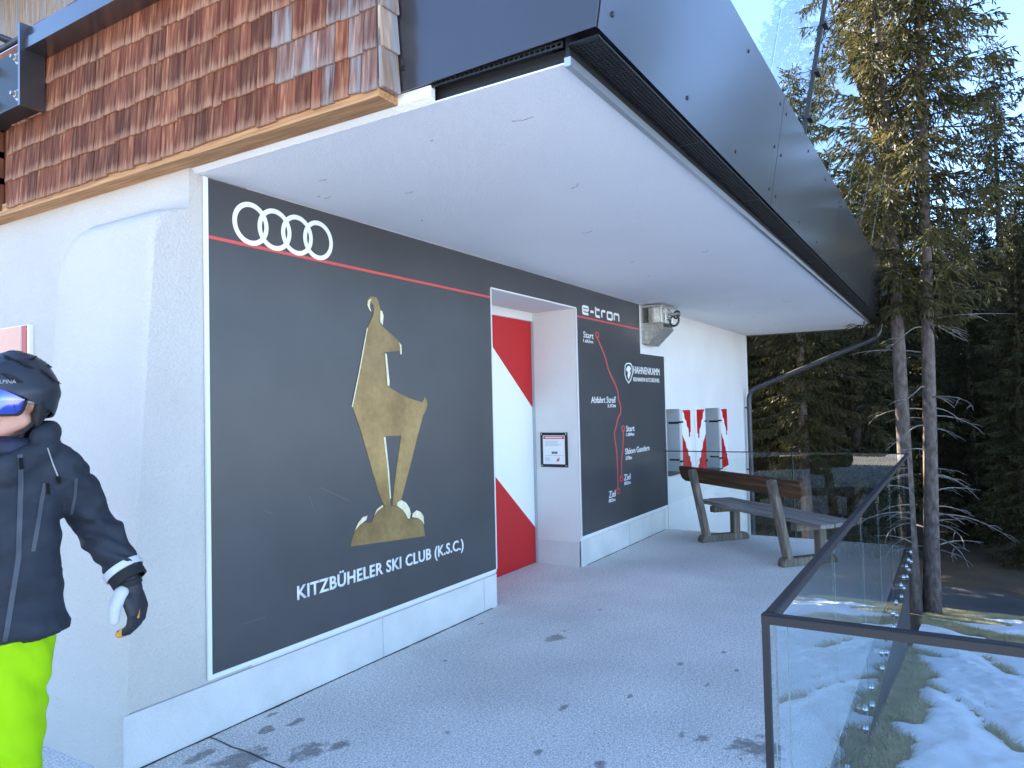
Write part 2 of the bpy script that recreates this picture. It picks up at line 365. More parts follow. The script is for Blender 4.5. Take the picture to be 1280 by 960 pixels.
def add_ribbon(bm, pts, wd, fn, w0, w1, closed=False):
    P = [Vector((p[0], p[1])) for p in pts]; n = len(P); L = []; Rr = []
    for i in range(n):
        if closed: d0 = (P[i]-P[i-1]).normalized(); d1 = (P[(i+1) % n]-P[i]).normalized()
        else: d0 = (P[i]-P[max(i-1, 0)]) if i else (P[1]-P[0]); d1 = (P[min(i+1, n-1)]-P[i]) if i < n-1 else (P[-1]-P[-2]); d0 = d0.normalized(); d1 = d1.normalized()
        t = (d0+d1).normalized() if (d0+d1).length > 1e-6 else d0
        nrm = Vector((-t.y, t.x)); k = min(1.6, 1/max(0.3, nrm.dot(Vector((-d1.y, d1.x)))))
        L.append(P[i]+nrm*wd/2*k); Rr.append(P[i]-nrm*wd/2*k)
    v = [[bm.verts.new(fn(q.x, q.y, ww)) for q in side] for ww in (w0, w1) for side in (L, Rr)]
    rng = range(n) if closed else range(n-1)
    for i in rng:
        j = (i+1) % n
        bm.faces.new((v[2][i], v[2][j], v[3][j], v[3][i])); bm.faces.new((v[0][i], v[1][i], v[1][j], v[0][j]))
        bm.faces.new((v[0][i], v[0][j], v[2][j], v[2][i])); bm.faces.new((v[1][i], v[3][i], v[3][j], v[1][j]))
    if not closed:
        for i in (0, n-1): bm.faces.new((v[0][i], v[1][i], v[3][i], v[2][i]))
    fix(bm)
def text_obj(name, s, fn, u0, v0, wd, ht, w0, w1, mt, parent, bold=0.0, space=1.0):
    cu = bpy.data.curves.new('txt', 'FONT'); cu.body = s; cu.size = 1; cu.offset = bold; cu.resolution_u = 3; cu.space_character = space
    o = bpy.data.objects.new('txt', cu); COL.objects.link(o)
    bpy.context.view_layer.update()
    dg = bpy.context.evaluated_depsgraph_get(); me = bpy.data.meshes.new_from_object(o.evaluated_get(dg))
    bpy.data.objects.remove(o)
    co = np.array([v.co[:2] for v in me.vertices]); mn = co.min(0); mx = co.max(0)
    bm = bmesh.new(); bm.from_mesh(me); bpy.data.meshes.remove(me)
    for v in bm.verts: v.co = Vector((u0+(v.co.x-mn[0])/(mx[0]-mn[0])*wd, v0+(v.co.y-mn[1])/(mx[1]-mn[1])*ht, w1))
    r = bmesh.ops.extrude_face_region(bm, geom=bm.faces[:])
    for v in [g for g in r['geom'] if isinstance(g, bmesh.types.BMVert)]: v.co.z = w0
    for v in bm.verts: v.co = Vector(fn(*v.co))
    fix(bm)
    return bm_obj(name, bm, mt, parent)
def np_mesh(name, V, Fq, mt, parent=None, smooth=False):
    V = np.asarray(V, np.float32); Fq = np.asarray(Fq, np.int32); k = Fq.shape[1]
    me = bpy.data.meshes.new(name); me.vertices.add(len(V)); me.vertices.foreach_set('co', V.ravel())
    me.loops.add(Fq.size); me.loops.foreach_set('vertex_index', Fq.ravel()); me.polygons.add(len(Fq))
    me.polygons.foreach_set('loop_start', np.arange(0, Fq.size, k, dtype=np.int32)); me.polygons.foreach_set('loop_total', np.full(len(Fq), k, np.int32))
    me.update(calc_edges=True); me.validate()
    if smooth: me.polygons.foreach_set('use_smooth', [True]*len(me.polygons))
    me.materials.append(MATS[mt])
    return link(name, me, None, parent)
def grid_mesh(name, xs, ys, zf, mt, parent=None, smooth=True, keep=None):
    Xg, Yg = np.meshgrid(xs, ys, indexing='ij'); Z = zf(Xg, Yg)
    V = np.stack([Xg, Yg, Z], -1).reshape(-1, 3); ny = len(ys)
    i, j = np.meshgrid(np.arange(len(xs)-1), np.arange(ny-1), indexing='ij'); a = (i*ny+j).ravel()
    Fq = np.stack([a, a+ny, a+ny+1, a+1], 1)
    if keep is not None:
        cx = V[Fq].mean(1); Fq = Fq[keep(cx[:, 0], cx[:, 1])]
    return np_mesh(name, V, Fq, mt, parent, smooth)
wallfn = lambda base: (lambda u, v, w_: (u, base - w_, v))        # on a wall facing -Y
sidefn = lambda base: (lambda u, v, w_: (base - w_, -u, v))       # on a wall facing -X (u = -Y)

# smooth value noise in numpy
def vnoise(x, y, seed=0):
    rs = np.random.RandomState(seed); T = rs.rand(256, 256)
    xi = np.floor(x).astype(int); yi = np.floor(y).astype(int); fx = x-xi; fy = y-yi
    fx = fx*fx*(3-2*fx); fy = fy*fy*(3-2*fy)
    g = lambda a, b: T[a % 256, b % 256]
    return (g(xi, yi)*(1-fx)+g(xi+1, yi)*fx)*(1-fy) + (g(xi, yi+1)*(1-fx)+g(xi+1, yi+1)*fx)*fy
def fbm(x, y, seed=0, o=4):
    s = 0; a = 0.5
    for k in range(o): s = s+a*vnoise(x*2**k+17*k, y*2**k+31*k, seed+k); a *= .5
    return s
def sstep(a, b, x):
    t = np.clip((x-a)/(b-a), 0, 1); return t*t*(3-2*t)

# ------------------------------------------------------------------ ground
TE = 0.53            # terrace edge (Y) along the long railing
def gz(x, y):
    z = -0.34 - 0.155*np.clip(x-4.2, 0, 9.6)
    z = z - 0.25*sstep(13.4, 15.0, x)
    z = z - 0.035*np.clip(-y-1.0, 0, 30) * sstep(3, 8, x)
    z = z + 0.05*(fbm(x*.6, y*.6, 3)-.5)
    left = sstep(2.6, 1.9, x)*sstep(-3.6, -3.0, y)
    z = z*(1-left) + (-0.10)*left
    back = sstep(1.5, -3, x)
    z = z*(1-back) + (-0.10)*back
    z = z + 0.07*np.clip(x-24, 0, 60)*sstep(20, 40, x)*0.4
    return z
xs = np.concatenate([np.linspace(-400, -30, 12), np.linspace(-25, 1, 20), np.arange(1.4, 30, .35), np.linspace(31, 80, 30), np.linspace(100, 600, 10)])
ys = np.concatenate([np.linspace(-400, -40, 10), np.linspace(-35, -6, 25), np.arange(-5.6, 5, .35), np.linspace(5.5, 40, 30), np.linspace(60, 400, 10)])
tag(grid_mesh('ground', xs, ys, gz, 'forest_floor'), kind='structure')

# grass slope under the patchy snow
turf_z = lambda x, y: gz(x, y)+0.012
tag(grid_mesh('grass_bank', np.arange(2.2, 14.3, .15), np.arange(-9, TE+.01, .1), turf_z, 'turf'), kind='structure')
def gpt(px, py):
    d = ray(px, py); t = 3.0
    for _ in range(60):
        p = CP+d*t; t += (p.z-float(gz(np.array(p.x), np.array(p.y))))*0.6/abs(d.z)
    p = CP+d*t; return (p.x, p.y)
def seg_d(x, y, a, b):
    ax, ay = a; bx, by = b; dx, dy = bx-ax, by-ay; L = dx*dx+dy*dy+1e-9
    t = np.clip(((x-ax)*dx+(y-ay)*dy)/L, 0, 1); return np.hypot(x-ax-t*dx, y-ay-t*dy)
bare = []
for line, wd in (([(1150, 852), (1180, 868), (1215, 890), (1240, 915), (1275, 942)], .022), ([(1215, 875), (1240, 890)], .012),
                 ([(1120, 772), (1170, 780), (1230, 795)], .28), ([(1160, 768), (1220, 779)], .4), ([(1225, 820), (1265, 845)], .03),
                 ([(1130, 812), (1165, 822)], .06), ([(1200, 812), (1235, 826)], .03), ([(1268, 800), (1290, 812)], .3)):
    g = [gpt(*p) for p in line]
    for a, b in zip(g[:-1], g[1:]): bare.append((a, b, wd))
for k in range(16):
    a = (random.uniform(3, 12), random.uniform(-7, -1.0)); an = random.uniform(-.5, .5)
    bare.append((a, (a[0]+1.0*math.cos(an), a[1]+.6*math.sin(an)), random.uniform(.03, .1)))
def snow_cover(x, y):
    n = fbm(x*2.3, y*2.3, 11, 5)-.5; n2 = fbm(x*7, y*7, 15, 3)-.5
    strip = .26 - .05*np.clip(x-4, 0, 8) + .10*np.sin(x*1.1)
    m = (TE-.03-y) - (strip*1.0) + n*.55           # bare strip along the glass
    m = np.minimum(m, 1.6)
    for a, b, wd in bare: m = np.minimum(m, (seg_d(x, y, a, b)-wd)*1.6 + n*.20+n2*.12)
    m = np.minimum(m, (13.0 - x + n*2.0)*.4)
    return m
def snow_z(x, y):
    m = snow_cover(x, y)
    h = np.where(m > 0, .016+.06*(1-np.exp(-np.clip(m, 0, 3)*3.0)), np.clip(m*.6, -.2, 0)+.016)
    h = h + np.clip(m, 0, .3)*(.13*(fbm(x*2.2, y*3.2, 21, 4)-.5) + .13*(fbm(x*8, y*11, 25, 4)-.5))
    return gz(x, y)+h
tag(grid_mesh('snow_bank', np.arange(2.25, 14.2, .035), np.concatenate([np.arange(-9, -2, .12), np.arange(-2, TE-.02, .03)]), snow_z, 'snow',
     keep=lambda x, y: snow_cover(x, y) > -.12), kind='structure')
# grass blades on the bare strip and patches
def blades(n):
    V = []; Fq = []
    x = np.random.uniform(3.0, 13.8, n*4); x = 3+(x-3)**1.0; y = np.random.uniform(-1.3, TE-.03, n*4)
    m = snow_cover(x, y); ok = (m < -.01) & (m > -.55); x = x[ok][:n]; y = y[ok][:n]; z = turf_z(x, y)
    a = np.random.uniform(0, 6.28, len(x)); h = np.random.uniform(.008, .045, len(x)); l = np.random.uniform(.02, .10, len(x)); wd = np.random.uniform(.0015, .0035, len(x))
    px, py = -np.sin(a)*wd, np.cos(a)*wd; dx, dy = np.cos(a)*l, np.sin(a)*l
    b0 = np.stack([x-px, y-py, z-.01], 1); b1 = np.stack([x+px, y+py, z-.01], 1); tp = np.stack([x+dx, y+dy, z+h], 1)
    V = np.stack([b0, b1, tp], 1).reshape(-1, 3); Fq = np.arange(len(V)).reshape(-1, 3)
    o = np_mesh('dry_grass', V, Fq, 'grass_blade'); tag(o, 'short dry yellowish grass between the snow patches below the glass railing', 'grass', kind='stuff')
blades(90000)
# forest road
def road():
    bm = bmesh.new(); L = []; 
    for i in range(41):
        y = 14 - i*0.9; x = 15.05 + 0.10*(y) + 0.012*max(0, y-2)**2
        row = []
        for k, o in enumerate((-1.25, -.6, 0, .7, 1.35)):
            zz = float(gz(np.array(x+o), np.array(y)))+0.03+(.02 if abs(o) < 1 else 0); row.append(bm.verts.new((x+o, y, zz)))
        L.append(row)
    for a, b in zip(L[:-1], L[1:]):
        for k in range(4): bm.faces.new((a[k], b[k], b[k+1], a[k+1]))
    fix(bm); o = bm_obj('forest_road', bm, 'asphalt', smooth=True); tag(o, kind='structure')
road()
# unseen snow field on the open side, its extent set to bounce sunlight
def sfz(x, y): return gz(x, y)+.03+.05*fbm(x*.3, y*.3, 8)
tag(grid_mesh('bounce_snow_field', np.concatenate([np.linspace(-120, -8, 40), np.arange(-7, 16, .6), np.linspace(17, 90, 40)]), np.concatenate([np.linspace(-200, -32, 40), np.arange(-30, 14, .6), np.linspace(15, 120, 40)]), sfz, 'snow',
    keep=lambda x, y: ~((x > -4.3) & (y > -2.9) & (y < 11.8)) & ((x < 1.4) | (y < -8.7)) & (y < 2.0) & ~((x > 15.0) & (y > -30))), kind='structure')

# terrace slab
bm = bmesh.new()
poly = [(-4.5, -3), (2.07, -3), (2.07, TE), (9.03, TE), (9.03, 3.9), (2.4, 3.9), (2.4, 12), (-4.5, 12)]
add_prism(bm, poly, lambda u, v, w_: (u, v, w_), -0.34, 0.0); fix(bm)
bmesh.ops.triangulate(bm, faces=[f for f in bm.faces if len(f.verts) > 4])
terr = bm_obj('terrace', bm, 'terrace_concrete'); tag(terr, kind='structure')
# settlement crack that runs off from the wall foot
bm = bmesh.new(); a = hit(262, 922, 2, 0); b = hit(420, 985, 2, 0)
pts = [(a.x+(b.x-a.x)*t/14+random.uniform(-.006, .006), a.y+(b.y-a.y)*t/14+random.uniform(-.006, .006)) for t in range(15)]
add_ribbon(bm, pts, .007, lambda u, v, w_: (u, v, w_), 0.001, 0.0025)
bm_obj('crack', bm, 'black_metal', terr)
bm = bmesh.new(); pts = [(x, WY-.012+random.uniform(-.004, .004)) for x in np.arange(1.9, 9.0, .07) if not (4.95 < x < 6.6)]
for i in range(len(pts)-1):
    if pts[i+1][0]-pts[i][0] < .2: add_ribbon(bm, [pts[i], pts[i+1]], random.uniform(.006, .016), lambda u, v, w_: (u, v, w_), 0.001, 0.003)
bm_obj('wall_joint', bm, 'slab_edge', terr)
# dark edge board of the slab behind the glass
box('edge_board', 2.10, 9.06, TE-.02, TE+.02, -0.9, -0.012, 'slab_edge', terr)
box('edge_board', 9.035, 9.075, TE+.02, 3.2, -1.6, -0.012, 'slab_edge', terr)
box('edge_board', 2.075, 2.10, -3, TE+.015, -0.9, -0.012, 'slab_edge', terr)

# ------------------------------------------------------------------ building
B = empty('ski_station_building', (2.25, WY, 0)); B.matrix_world = Matrix.Translation((0, 0, 0))
tag(B, 'white rendered mountain building with red shingle cladding and overhanging glass balcony', 'building')
XE = 13.6; ZC = 2.815
def wall_holes(name, x0, x1, z0, z1, y, holes, depth, mt, parent):
    xs = sorted({x0, x1, *[h[0] for h in holes], *[h[1] for h in holes]}); zs = sorted({z0, z1, *[h[2] for h in holes], *[h[3] for h in holes]})
    bm = bmesh.new(); vd = {}
    def v(x, yy, z):
        k = (x, yy, z)
        if k not in vd: vd[k] = bm.verts.new(k)
        return vd[k]
    inh = lambda x, z: any(h[0] < x < h[1] and h[2] < z < h[3] for h in holes)
    for i in range(len(xs)-1):
        for j in range(len(zs)-1):
            a, b, c, d = xs[i], xs[i+1], zs[j], zs[j+1]
            if inh((a+b)/2, (c+d)/2): continue
            bm.faces.new((v(a, y, c), v(b, y, c), v(b, y, d), v(a, y, d)))
    for h in holes:
        a, b, c, d = h[:4]
        for q in ((a, c, a, d), (b, d, b, c), (a, d, b, d), (b, c, a, c)):
            bm.faces.new((v(q[0], y, q[1]), v(q[2], y, q[3]), v(q[2], y+depth, q[3]), v(q[0], y+depth, q[1])))
    fix(bm)
    # make sure the outer face looks to -Y
    f = next(f for f in bm.faces if abs(f.normal.y) > .9)
    if f.normal.y > 0: bmesh.ops.reverse_faces(bm, faces=bm.faces)
    return bm_obj(name, bm, mt, parent)
DX0, DX1, DZ, DD = 4.992, 6.552, 2.575, 0.53
WINS = [(9.16, 9.68, 0.66, 1.53), (10.80, 11.60, 0.55, 1.52)]
wall_holes('wall', 2.28, 2.60, -3.2, ZC+.02, WY, [], DD, 'stucco_dimmed', B)
wall_holes('wall', 2.60, XE, -3.2, ZC+.02, WY, [(DX0, DX1, -3.2, DZ)]+WINS, DD, 'stucco', B)
box('wall', 2.26, XE, WY+DD+.004, 22, -3.0, 2.9, 'stucco', B)  # unseen length drawn out so the building's shadow covers the yard
box('wall', XE-.01, XE+.001, WY+.002, WY+DD, -3.0, 2.82, 'stucco', B)
# gable side (faces the yard)
box('wall', 2.25, 2.28, WY, 22, -0.2, 2.834, 'stucco_dimmed', B)
# battered buttress at the corner
def buttress():
    ys = np.concatenate([[WY, WY+.004, WY+.012, WY+.025, WY+.045], np.arange(WY+.08, 4.5, .035)])
    zs = np.concatenate([[-.05, .255, .2551], np.arange(.29, 2.8, .035)])
    Y, Z = np.meshgrid(ys, zs, indexing='ij')
    pr = np.where(Z < .2555, .366, .362-.162*np.clip((Z-.26)/2.28, 0, 1))
    pr = pr + np.where(Z < .2552, .006, 0)
    # rounded rectangle mask: left edge 4.10, top 2.63
    r = .30; qx = Y-(4.12-r); qz = Z-(2.63-r)
    d = np.hypot(np.maximum(qx, 0), np.maximum(qz, 0)) + np.minimum(np.maximum(qx, qz), 0) - r
    k = np.clip(-d/.085, 0, 1); mk = np.sqrt(np.clip(1-(1-k)**2, 0, 1))*.85+k*.15
    e = np.clip((Y-WY)/.045, 0, 1); rd = (.022*(1-np.sqrt(np.clip(1-(1-e)**2, 0, 1))))
    top = sstep(2.45, 2.6, Z)
    X = 2.252 - np.maximum(pr*mk - rd*(1+2.5*top) + .006*(fbm(Y*3, Z*3, 4)-.5), -.004)
    V = np.stack([X, Y, Z], -1).reshape(-1, 3); nz = len(zs)
    i, j = np.meshgrid(np.arange(len(ys)-1), np.arange(nz-1), indexing='ij'); a = (i*nz+j).ravel()
    Fq = np.stack([a, a+1, a+nz+1, a+nz], 1)
    # side face in the plane of the long wall
    base = len(V); S2 = np.stack([np.full(nz, 2.25), np.full(nz, WY), zs], 1); V = np.concatenate([V, V[:nz].copy(), S2])
    j = np.arange(nz-1); j = j[V[j, 0] < 2.247]; V[base:base+nz, 0] = np.minimum(V[base:base+nz, 0], 2.2499); Fq = np.concatenate([Fq, np.stack([base+j, base+nz+j, base+nz+j+1, base+j+1], 1)])
    o = np_mesh('buttress', V, Fq, 'stucco_dimmed', B, smooth=True); o.data.set_sharp_from_angle(angle=R(35))
buttress()
# plinth strips, a few mm proud
for a, b in ((1.9, DX0), (DX1, 9.02)):
    box('plinth', a, b, WY-.007, WY+.01, -.02, .255, 'plinth_paint', B)
box('plinth', DX1-.007, DX1+.01, WY+.0105, WY+DD-.03, -.02, .245, 'plinth_paint', B)
box('plinth', 2.243, 2.26, 4.13, 12, -.02, .255, 'plinth_paint', B)
# door in its recess
YD = WY+DD-.02
door = box('door', DX0-.1, DX1-.012, YD, YD+.05, .004, DZ-.09, 'door_white', B)
box('door_lintel', DX0, DX1, YD-.015, YD+.06, DZ-.088, DZ-.001, 'stucco', B)
def on_door(px, py): q = hit(px, py, 1, YD); return q.x, q.z
(u0, v0), (u1, v1) = on_door(614, 431), on_door(664.5, 508)
sl = (v1-v0)/(u1-u0); xr = DX1-.013; dz1 = DZ-.09
ztop = lambda x: v0+(x-u0)*sl
(a0, b0), (a1, b1) = on_door(619, 596), on_door(669, 661)
zlow = lambda x: b0+(x-a0)*sl
prism('red_field', [(a0-((dz1-.002)-b0)*0 + (dz1-.002-v0)/sl*1 + (u0-a0), dz1-.002), (xr, dz1-.002), (xr, ztop(xr))], wallfn(YD), .0005, .004, 'door_red', door)
xl = DX0-.09
prism('red_field', [(xl, .006), (xr, .006), (xr, zlow(xr)), (xl, min(zlow(xl), dz1-.01)), ] if zlow(xl) < dz1 else
      [(xl, .006), (xr, .006), (xr, zlow(xr)), (xr-(dz1-.01-zlow(xr))/abs(sl), dz1-.01), (xl, dz1-.01)], wallfn(YD), .0005, .004, 'door_red', door)
box('door_frame', DX1-.012, DX1-.001, YD-.03, YD+.05, .004, DZ-.09, 'reveal_grey', B)

# soffit and its edge trims
bm = bmesh.new()
add_prism(bm, [(2.29, ZC-.003), (2.29, ZC+.06), (2.262, ZC+.06), (2.262, ZC+.018)], lambda u, v, w_: (u, w_, v), 1.72, 3.25); fix(bm)
bm_obj('soffit_edge', bm, 'stucco', B)
box('soffit', 2.291, XE, 1.145, WY+.3, ZC, ZC+.006, 'soffit_paint', B)
box('soffit_core', 2.315, XE, 1.147, WY+.3, ZC+.007, 2.88, 'black_metal', B)
box('soffit_trim', 2.285, XE, 1.118, 1.143, ZC-.012, ZC+.02, 'alu', B)
box('soffit_trim', XE, XE+.012, 1.118, WY, ZC-.02, ZC+.09, 'fascia_metal', B)
# balcony deck (core)
box('balcony_deck', 2.30, XE-.02, 1.20, 22, 2.88, 3.56, 'black_metal', B)
bm = bmesh.new(); sr = random.Random(21)
for k in range(20):
    x = 2.6+10*sr.random()**1.6; y = sr.uniform(1.3, 3.1); a = sr.uniform(-.6, .6)+1.2; l = sr.uniform(.015, .10)
    add_ribbon(bm, [(x, y), (x+l*.5*math.cos(a)+.004, y+l*.5*math.sin(a)), (x+l*math.cos(a+.2), y+l*math.sin(a+.2))], sr.uniform(.0015, .004), lambda u, v, w_: (u, v, w_), ZC-.0025, ZC-.0008)
o = bm_obj('hairline_crack', bm, 'print_grey', B); tag(o, kind='stuff')
for x in (3.62, 4.985-.18, 7.8):
    box('plinth_joint', x-.0015, x+.0015, WY-.0085, WY-.0072, .0, .254, 'print_grey', B)
box('plinth_joint', 1.93, DX0, WY-.0072, WY-.0012, .2552, .2592, 'print_grey', B)
# wooden ledger under the shingles
box('timber_ledger', 2.148, 2.262, 1.888, 9.5, 2.832, 2.90, 'timber', B)
# vent grille between fascia and soffit
def grille():
    bm = bmesh.new(); z0, z1 = 2.868, 2.874
    for k, y in enumerate(np.linspace(1.006, 1.118, 8)): add_box(bm, 2.27, XE-.02, y-.0022, y+.0022, z0+.0005, z1+.0005)
    x = 2.27; i = 0
    while x < XE-.02:
        wd = .004 if i % 60 else .022
        add_box(bm, x, x+wd, 1.002, 1.122, z0, z1); x += .02; i += 1
    o = bm_obj('vent_grille', bm, 'black_metal', B); tag(o, kind='stuff')
    bm = bmesh.new(); z0 = 2.83
    add_box(bm, 2.268, 2.276, 1.14, 1.74, 2.868, 2.874); add_box(bm, 2.268, 2.276, 1.14, 1.74, 2.885, 2.89)
    for y in np.arange(1.14, 1.74, .022): add_box(bm, 2.2685, 2.2755, y, y+.006, 2.866, 2.892)
    o = bm_obj('vent_grille', bm, 'black_metal', B); tag(o, kind='stuff')
grille()
box('grille_back', 2.30, XE-.03, 1.0, 1.2, 2.93, 2.94, 'black_metal', B)
box('grille_channel', 2.29, XE-.02, 1.124, 1.140, ZC+.022, 2.93, 'black_metal', B)
# fascia boards, leaning outwards
FB, FT, GT = Vector((0, 1.0, 2.893)), Vector((0, 0.885, 3.60)), Vector((0, 0.69, 4.60))
def slanted(name, x0, x1, p, q, th, mt, parent, inset=0.0, bevel=0.0):
    d = (q-p).normalized(); n = Vector((0, -d.z, d.y)); n = n if n.y < 0 else -n
    bm = bmesh.new(); vs = []
    for off in (0, -th):
        for (x, s_) in ((x0, p), (x1, p), (x1, q), (x0, q)): vs.append(bm.verts.new(Vector((x, s_.y, s_.z))+n*off))
    for f in ((0, 1, 2, 3), (7, 6, 5, 4), (0, 4, 5, 1), (1, 5, 6, 2), (2, 6, 7, 3), (3, 7, 4, 0)): bm.faces.new([vs[i] for i in f])
    fix(bm); return bm_obj(name, bm, mt, parent, bevel=bevel), n
def screw_at(p, n, parent):
    bm = bmesh.new(); add_tube(bm, [p+n*.0, p+n*.006], [.011, .009], 10); return bm_obj('screw', bm, 'black_metal', parent)
XJ = [2.258, 4.98, 7.73, 10.50, 13.24, XE+.02]
for a, b in zip(XJ[:-1], XJ[1:]):
    o, n = slanted('fascia_panel', a+.004, b-.004, FB, FT, .006, 'fascia_metal', B)
    cnt = max(1, round((b-a)/.9))
    for i in range(cnt+1):
        x = a+.10+(b-a-.2)*i/cnt
        for t in (.12, .5, .88):
            if i in (0, cnt) or t != .5: screw_at(Vector((x, 0, 0))+FB.lerp(FT, t), n, o)
pts = [(-1.87, 2.875), (-1.004, 2.893), (-0.889, 3.60), (-1.87, 3.60)]
fp = prism('fascia_panel', pts, sidefn(2.256), 0, .006, 'fascia_metal', B)
for (y, z) in ((1.845, 2.97), (1.845, 3.3), (1.06, 3.35), (1.45, 3.35)): screw_at(Vector((2.2499, y, z)), Vector((-1, 0, 0)), fp)
# the far end of the parapet
prism('fascia_panel', [(-3.2, 2.893), (-1.004, 2.893), (-0.889, 3.60), (-3.2, 3.60)], sidefn(XE+.03), 0, .006, 'fascia_metal', B)
# balustrade glass on the parapet
GJ = [2.28, 3.55, 4.62, 5.74, 7.0, 8.25, 9.5, 10.75, 12.0, 13.2]
for i, (a, b) in enumerate(zip(GJ[:-1], GJ[1:])):
    p = FT+Vector((0, .015, .003)); q = GT+Vector((0, .015, 0))
    o, n = slanted('balcony_glass_panel', a+.006, b-.006, p, q, .014, 'balcony_glass', B)
    e, _ = slanted('glass_edge', a+.004, a+.0055, p-n*.003, q-n*.003, .003, 'edge_line', o)
# dark balustrade stanchion behind the glass with its clamps
for x in (5.74,):
    p = FT+Vector((0, -.004, -.01)); q = GT+Vector((0, -.004, .02))
    o, n = slanted('stanchion', x-.013, x+.013, p, q, .03, 'black_metal', B)
    for t in (.1, .42, .75):
        c = p.lerp(q, t)+Vector((x, 0, 0)); bm = bmesh.new(); add_box(bm, -.055, .055, -.02, .012, -.011, .011, Matrix.Translation(c+n*.008)); bm_obj('clamp', bm, 'black_metal', o, bevel=.003)

# shingle cladding
clad = box('shingle_cladding', 2.165, 2.25, 1.885, 9.5, 2.90, 3.85, 'shingle_red', B)
SHG = {}
def shingle_mesh(wq, mt, flip=False):
    k = (wq, mt, flip)
    if k in SHG: return SHG[k]
    wd = wq/1000; bm = bmesh.new(); h = .235; j = random.uniform(-.004, .004)
    # local: x = out of the wall (towards -X after placing), y = width, z = up; lower end thick
    P = [(-.004, .002), (-.004, wd-.002), (-.030, .002), (-.030, wd-.002)]
    lo = [bm.verts.new((x, y, (j if y > .01 else -j)*.6)) for x, y in P]; up = [bm.verts.new((x*.32-.002, y, h)) for x, y in P]
    for f in ((0, 2, 3, 1),): bm.faces.new([lo[i] for i in f])
    bm.faces.new([up[i] for i in (0, 1, 3, 2)])
    for a, b in ((0, 1), (1, 3), (3, 2), (2, 0)): bm.faces.new((lo[a], lo[b], up[b], up[a]))
    fix(bm)
    ed = [e for e in bm.edges if all(v.co.z < .02 for v in e.verts)]
    bmesh.ops.bevel(bm, geom=ed, offset=.0035, segments=1, affect='EDGES')
    me = bpy.data.meshes.new('shingle'); bm.to_mesh(me); bm.free(); me.materials.append(MATS[mt]); SHG[k] = me
    return me
rs = random.Random(3)
n_sh = 0
for c in range(6):
    z = 2.862+c*.161; y = 1.888; rows = 4.75 if c < 4 else 4.45
    while y < rows:
        wd = rs.choice([58, 66, 74, 82, 92, 104, 118, 132]); greyp = max(0, 1-(y-1.888)/.55)
        mt = 'shingle_grey' if rs.random() < greyp*1.15 and c < 3 else 'shingle_red'
        if y+wd/1000 > rows+.1: break
        o = link('shingle', shingle_mesh(wd, mt), None, clad)
        o.location = (2.163, y, z+rs.uniform(-.006, .006)); o.rotation_euler = (rs.uniform(-.008, .008), rs.uniform(-.02, .008), 0); n_sh += 1
        y += wd/1000
    # return shingle round the corner
    o = link('shingle', shingle_mesh(104, 'shingle_pale'), None, clad); o.location = (2.140, 1.884, z); o.rotation_euler = (0, 0, R(90)); o.scale = (1, -1, 1); n_sh += 1
# far rows of the cladding, out of the frame
bm = bmesh.new()
for c in range(4):
    y = 4.9
    while y < 9.4:
        wd = rs.uniform(.06, .13); z = 2.862+c*.161
        add_box(bm, 2.136, 2.16, y+.002, y+wd-.002, z, z+.2); y += wd
o = bm_obj('shingle_rows', bm, 'shingle_red', clad); tag(o, kind='stuff')

# steel beam over the shingles, end box with bolts
bm = bmesh.new(); add_box(bm, 2.02, 2.16, 1.95, 4.358, 3.655, 3.715); add_box(bm, 2.035, 2.16, 1.95, 4.358, 3.722, 3.775); add_box(bm, 2.04, 2.15, 1.95, 4.358, 3.715, 3.722)
bm_obj('steel_beam', bm, 'fascia_metal', B, bevel=.004)
eb = box('beam_end_box', 2.05, 2.16, 4.382, 6.5, 3.352, 3.70, 'black_metal', B)
box('flange_plate', 1.998, 2.13, 4.36, 4.38, 3.335, 3.80, 'fascia_metal', eb, bevel=.003)
box('flange_plate', 2.0, 2.049, 4.384, 6.5, 3.335, 3.35, 'black_metal', eb)
for z in (3.43, 3.64):
    for y in (4.47, 4.75):
        bm = bmesh.new(); add_tube(bm, [(2.051, y, z), (2.038, y, z)], .033, 16); add_tube(bm, [(2.039, y, z), (2.022, y, z)], .021, 6); add_tube(bm, [(2.023, y, z), (2.0, y, z)], .011, 10)
        bm_obj('bolt', bm, 'galvanised', eb)
# upper storey set back behind
uw = box('upper_wall', 3.5, 13.2, 5.0, 22, 3.56, 5.9, 'timber', B)
bm = bmesh.new(); prng = random.Random(5)
for c in range(14):
    y = 5.0
    while y < 11.9:
        wd = prng.uniform(.08, .14); z = 3.6+c*.16; add_box(bm, 3.472, 3.499, y+.002, y+wd-.002, z, z+.158+.0001*c); y += wd
o = bm_obj('shingle_rows', bm, 'shingle_pale', uw); tag(o, kind='stuff')
bm = bmesh.new(); add_prism(bm, [(2.9, 5.8), (8.3, 6.9), (13.8, 5.8), (13.8, 5.92), (8.3, 7.04), (2.9, 5.92)], lambda u, v, w_: (u, w_, v), 4.4, 22.5); fix(bm)
bm_obj('roof', bm, 'roof_sheet', B)
bm = bmesh.new(); add_prism(bm, [(3.5, 5.9), (8.3, 6.85), (13.2, 5.9)], lambda u, v, w_: (u, w_, v), 5.01, 21.9); fix(bm); bm_obj('gable', bm, 'timber', B)
tube('railing_pipe', [(2.3, 4.9, 4.02), (2.3, 7.5, 4.02)], .02, 'black_metal', B)
tube('railing_pipe', [(2.25, 5.2, 4.07), (3.4, 5.2, 4.07)], .022, 'pipe_metal', B)
for y in (4.95, 6.2, 7.4): tube('railing_post', [(2.3, y, 3.56), (2.3, y, 4.02)], .018, 'black_metal', B)
box('parapet_sheet', 2.17, 2.30, 4.35, 9, 3.705, 3.86, 'alu', B)

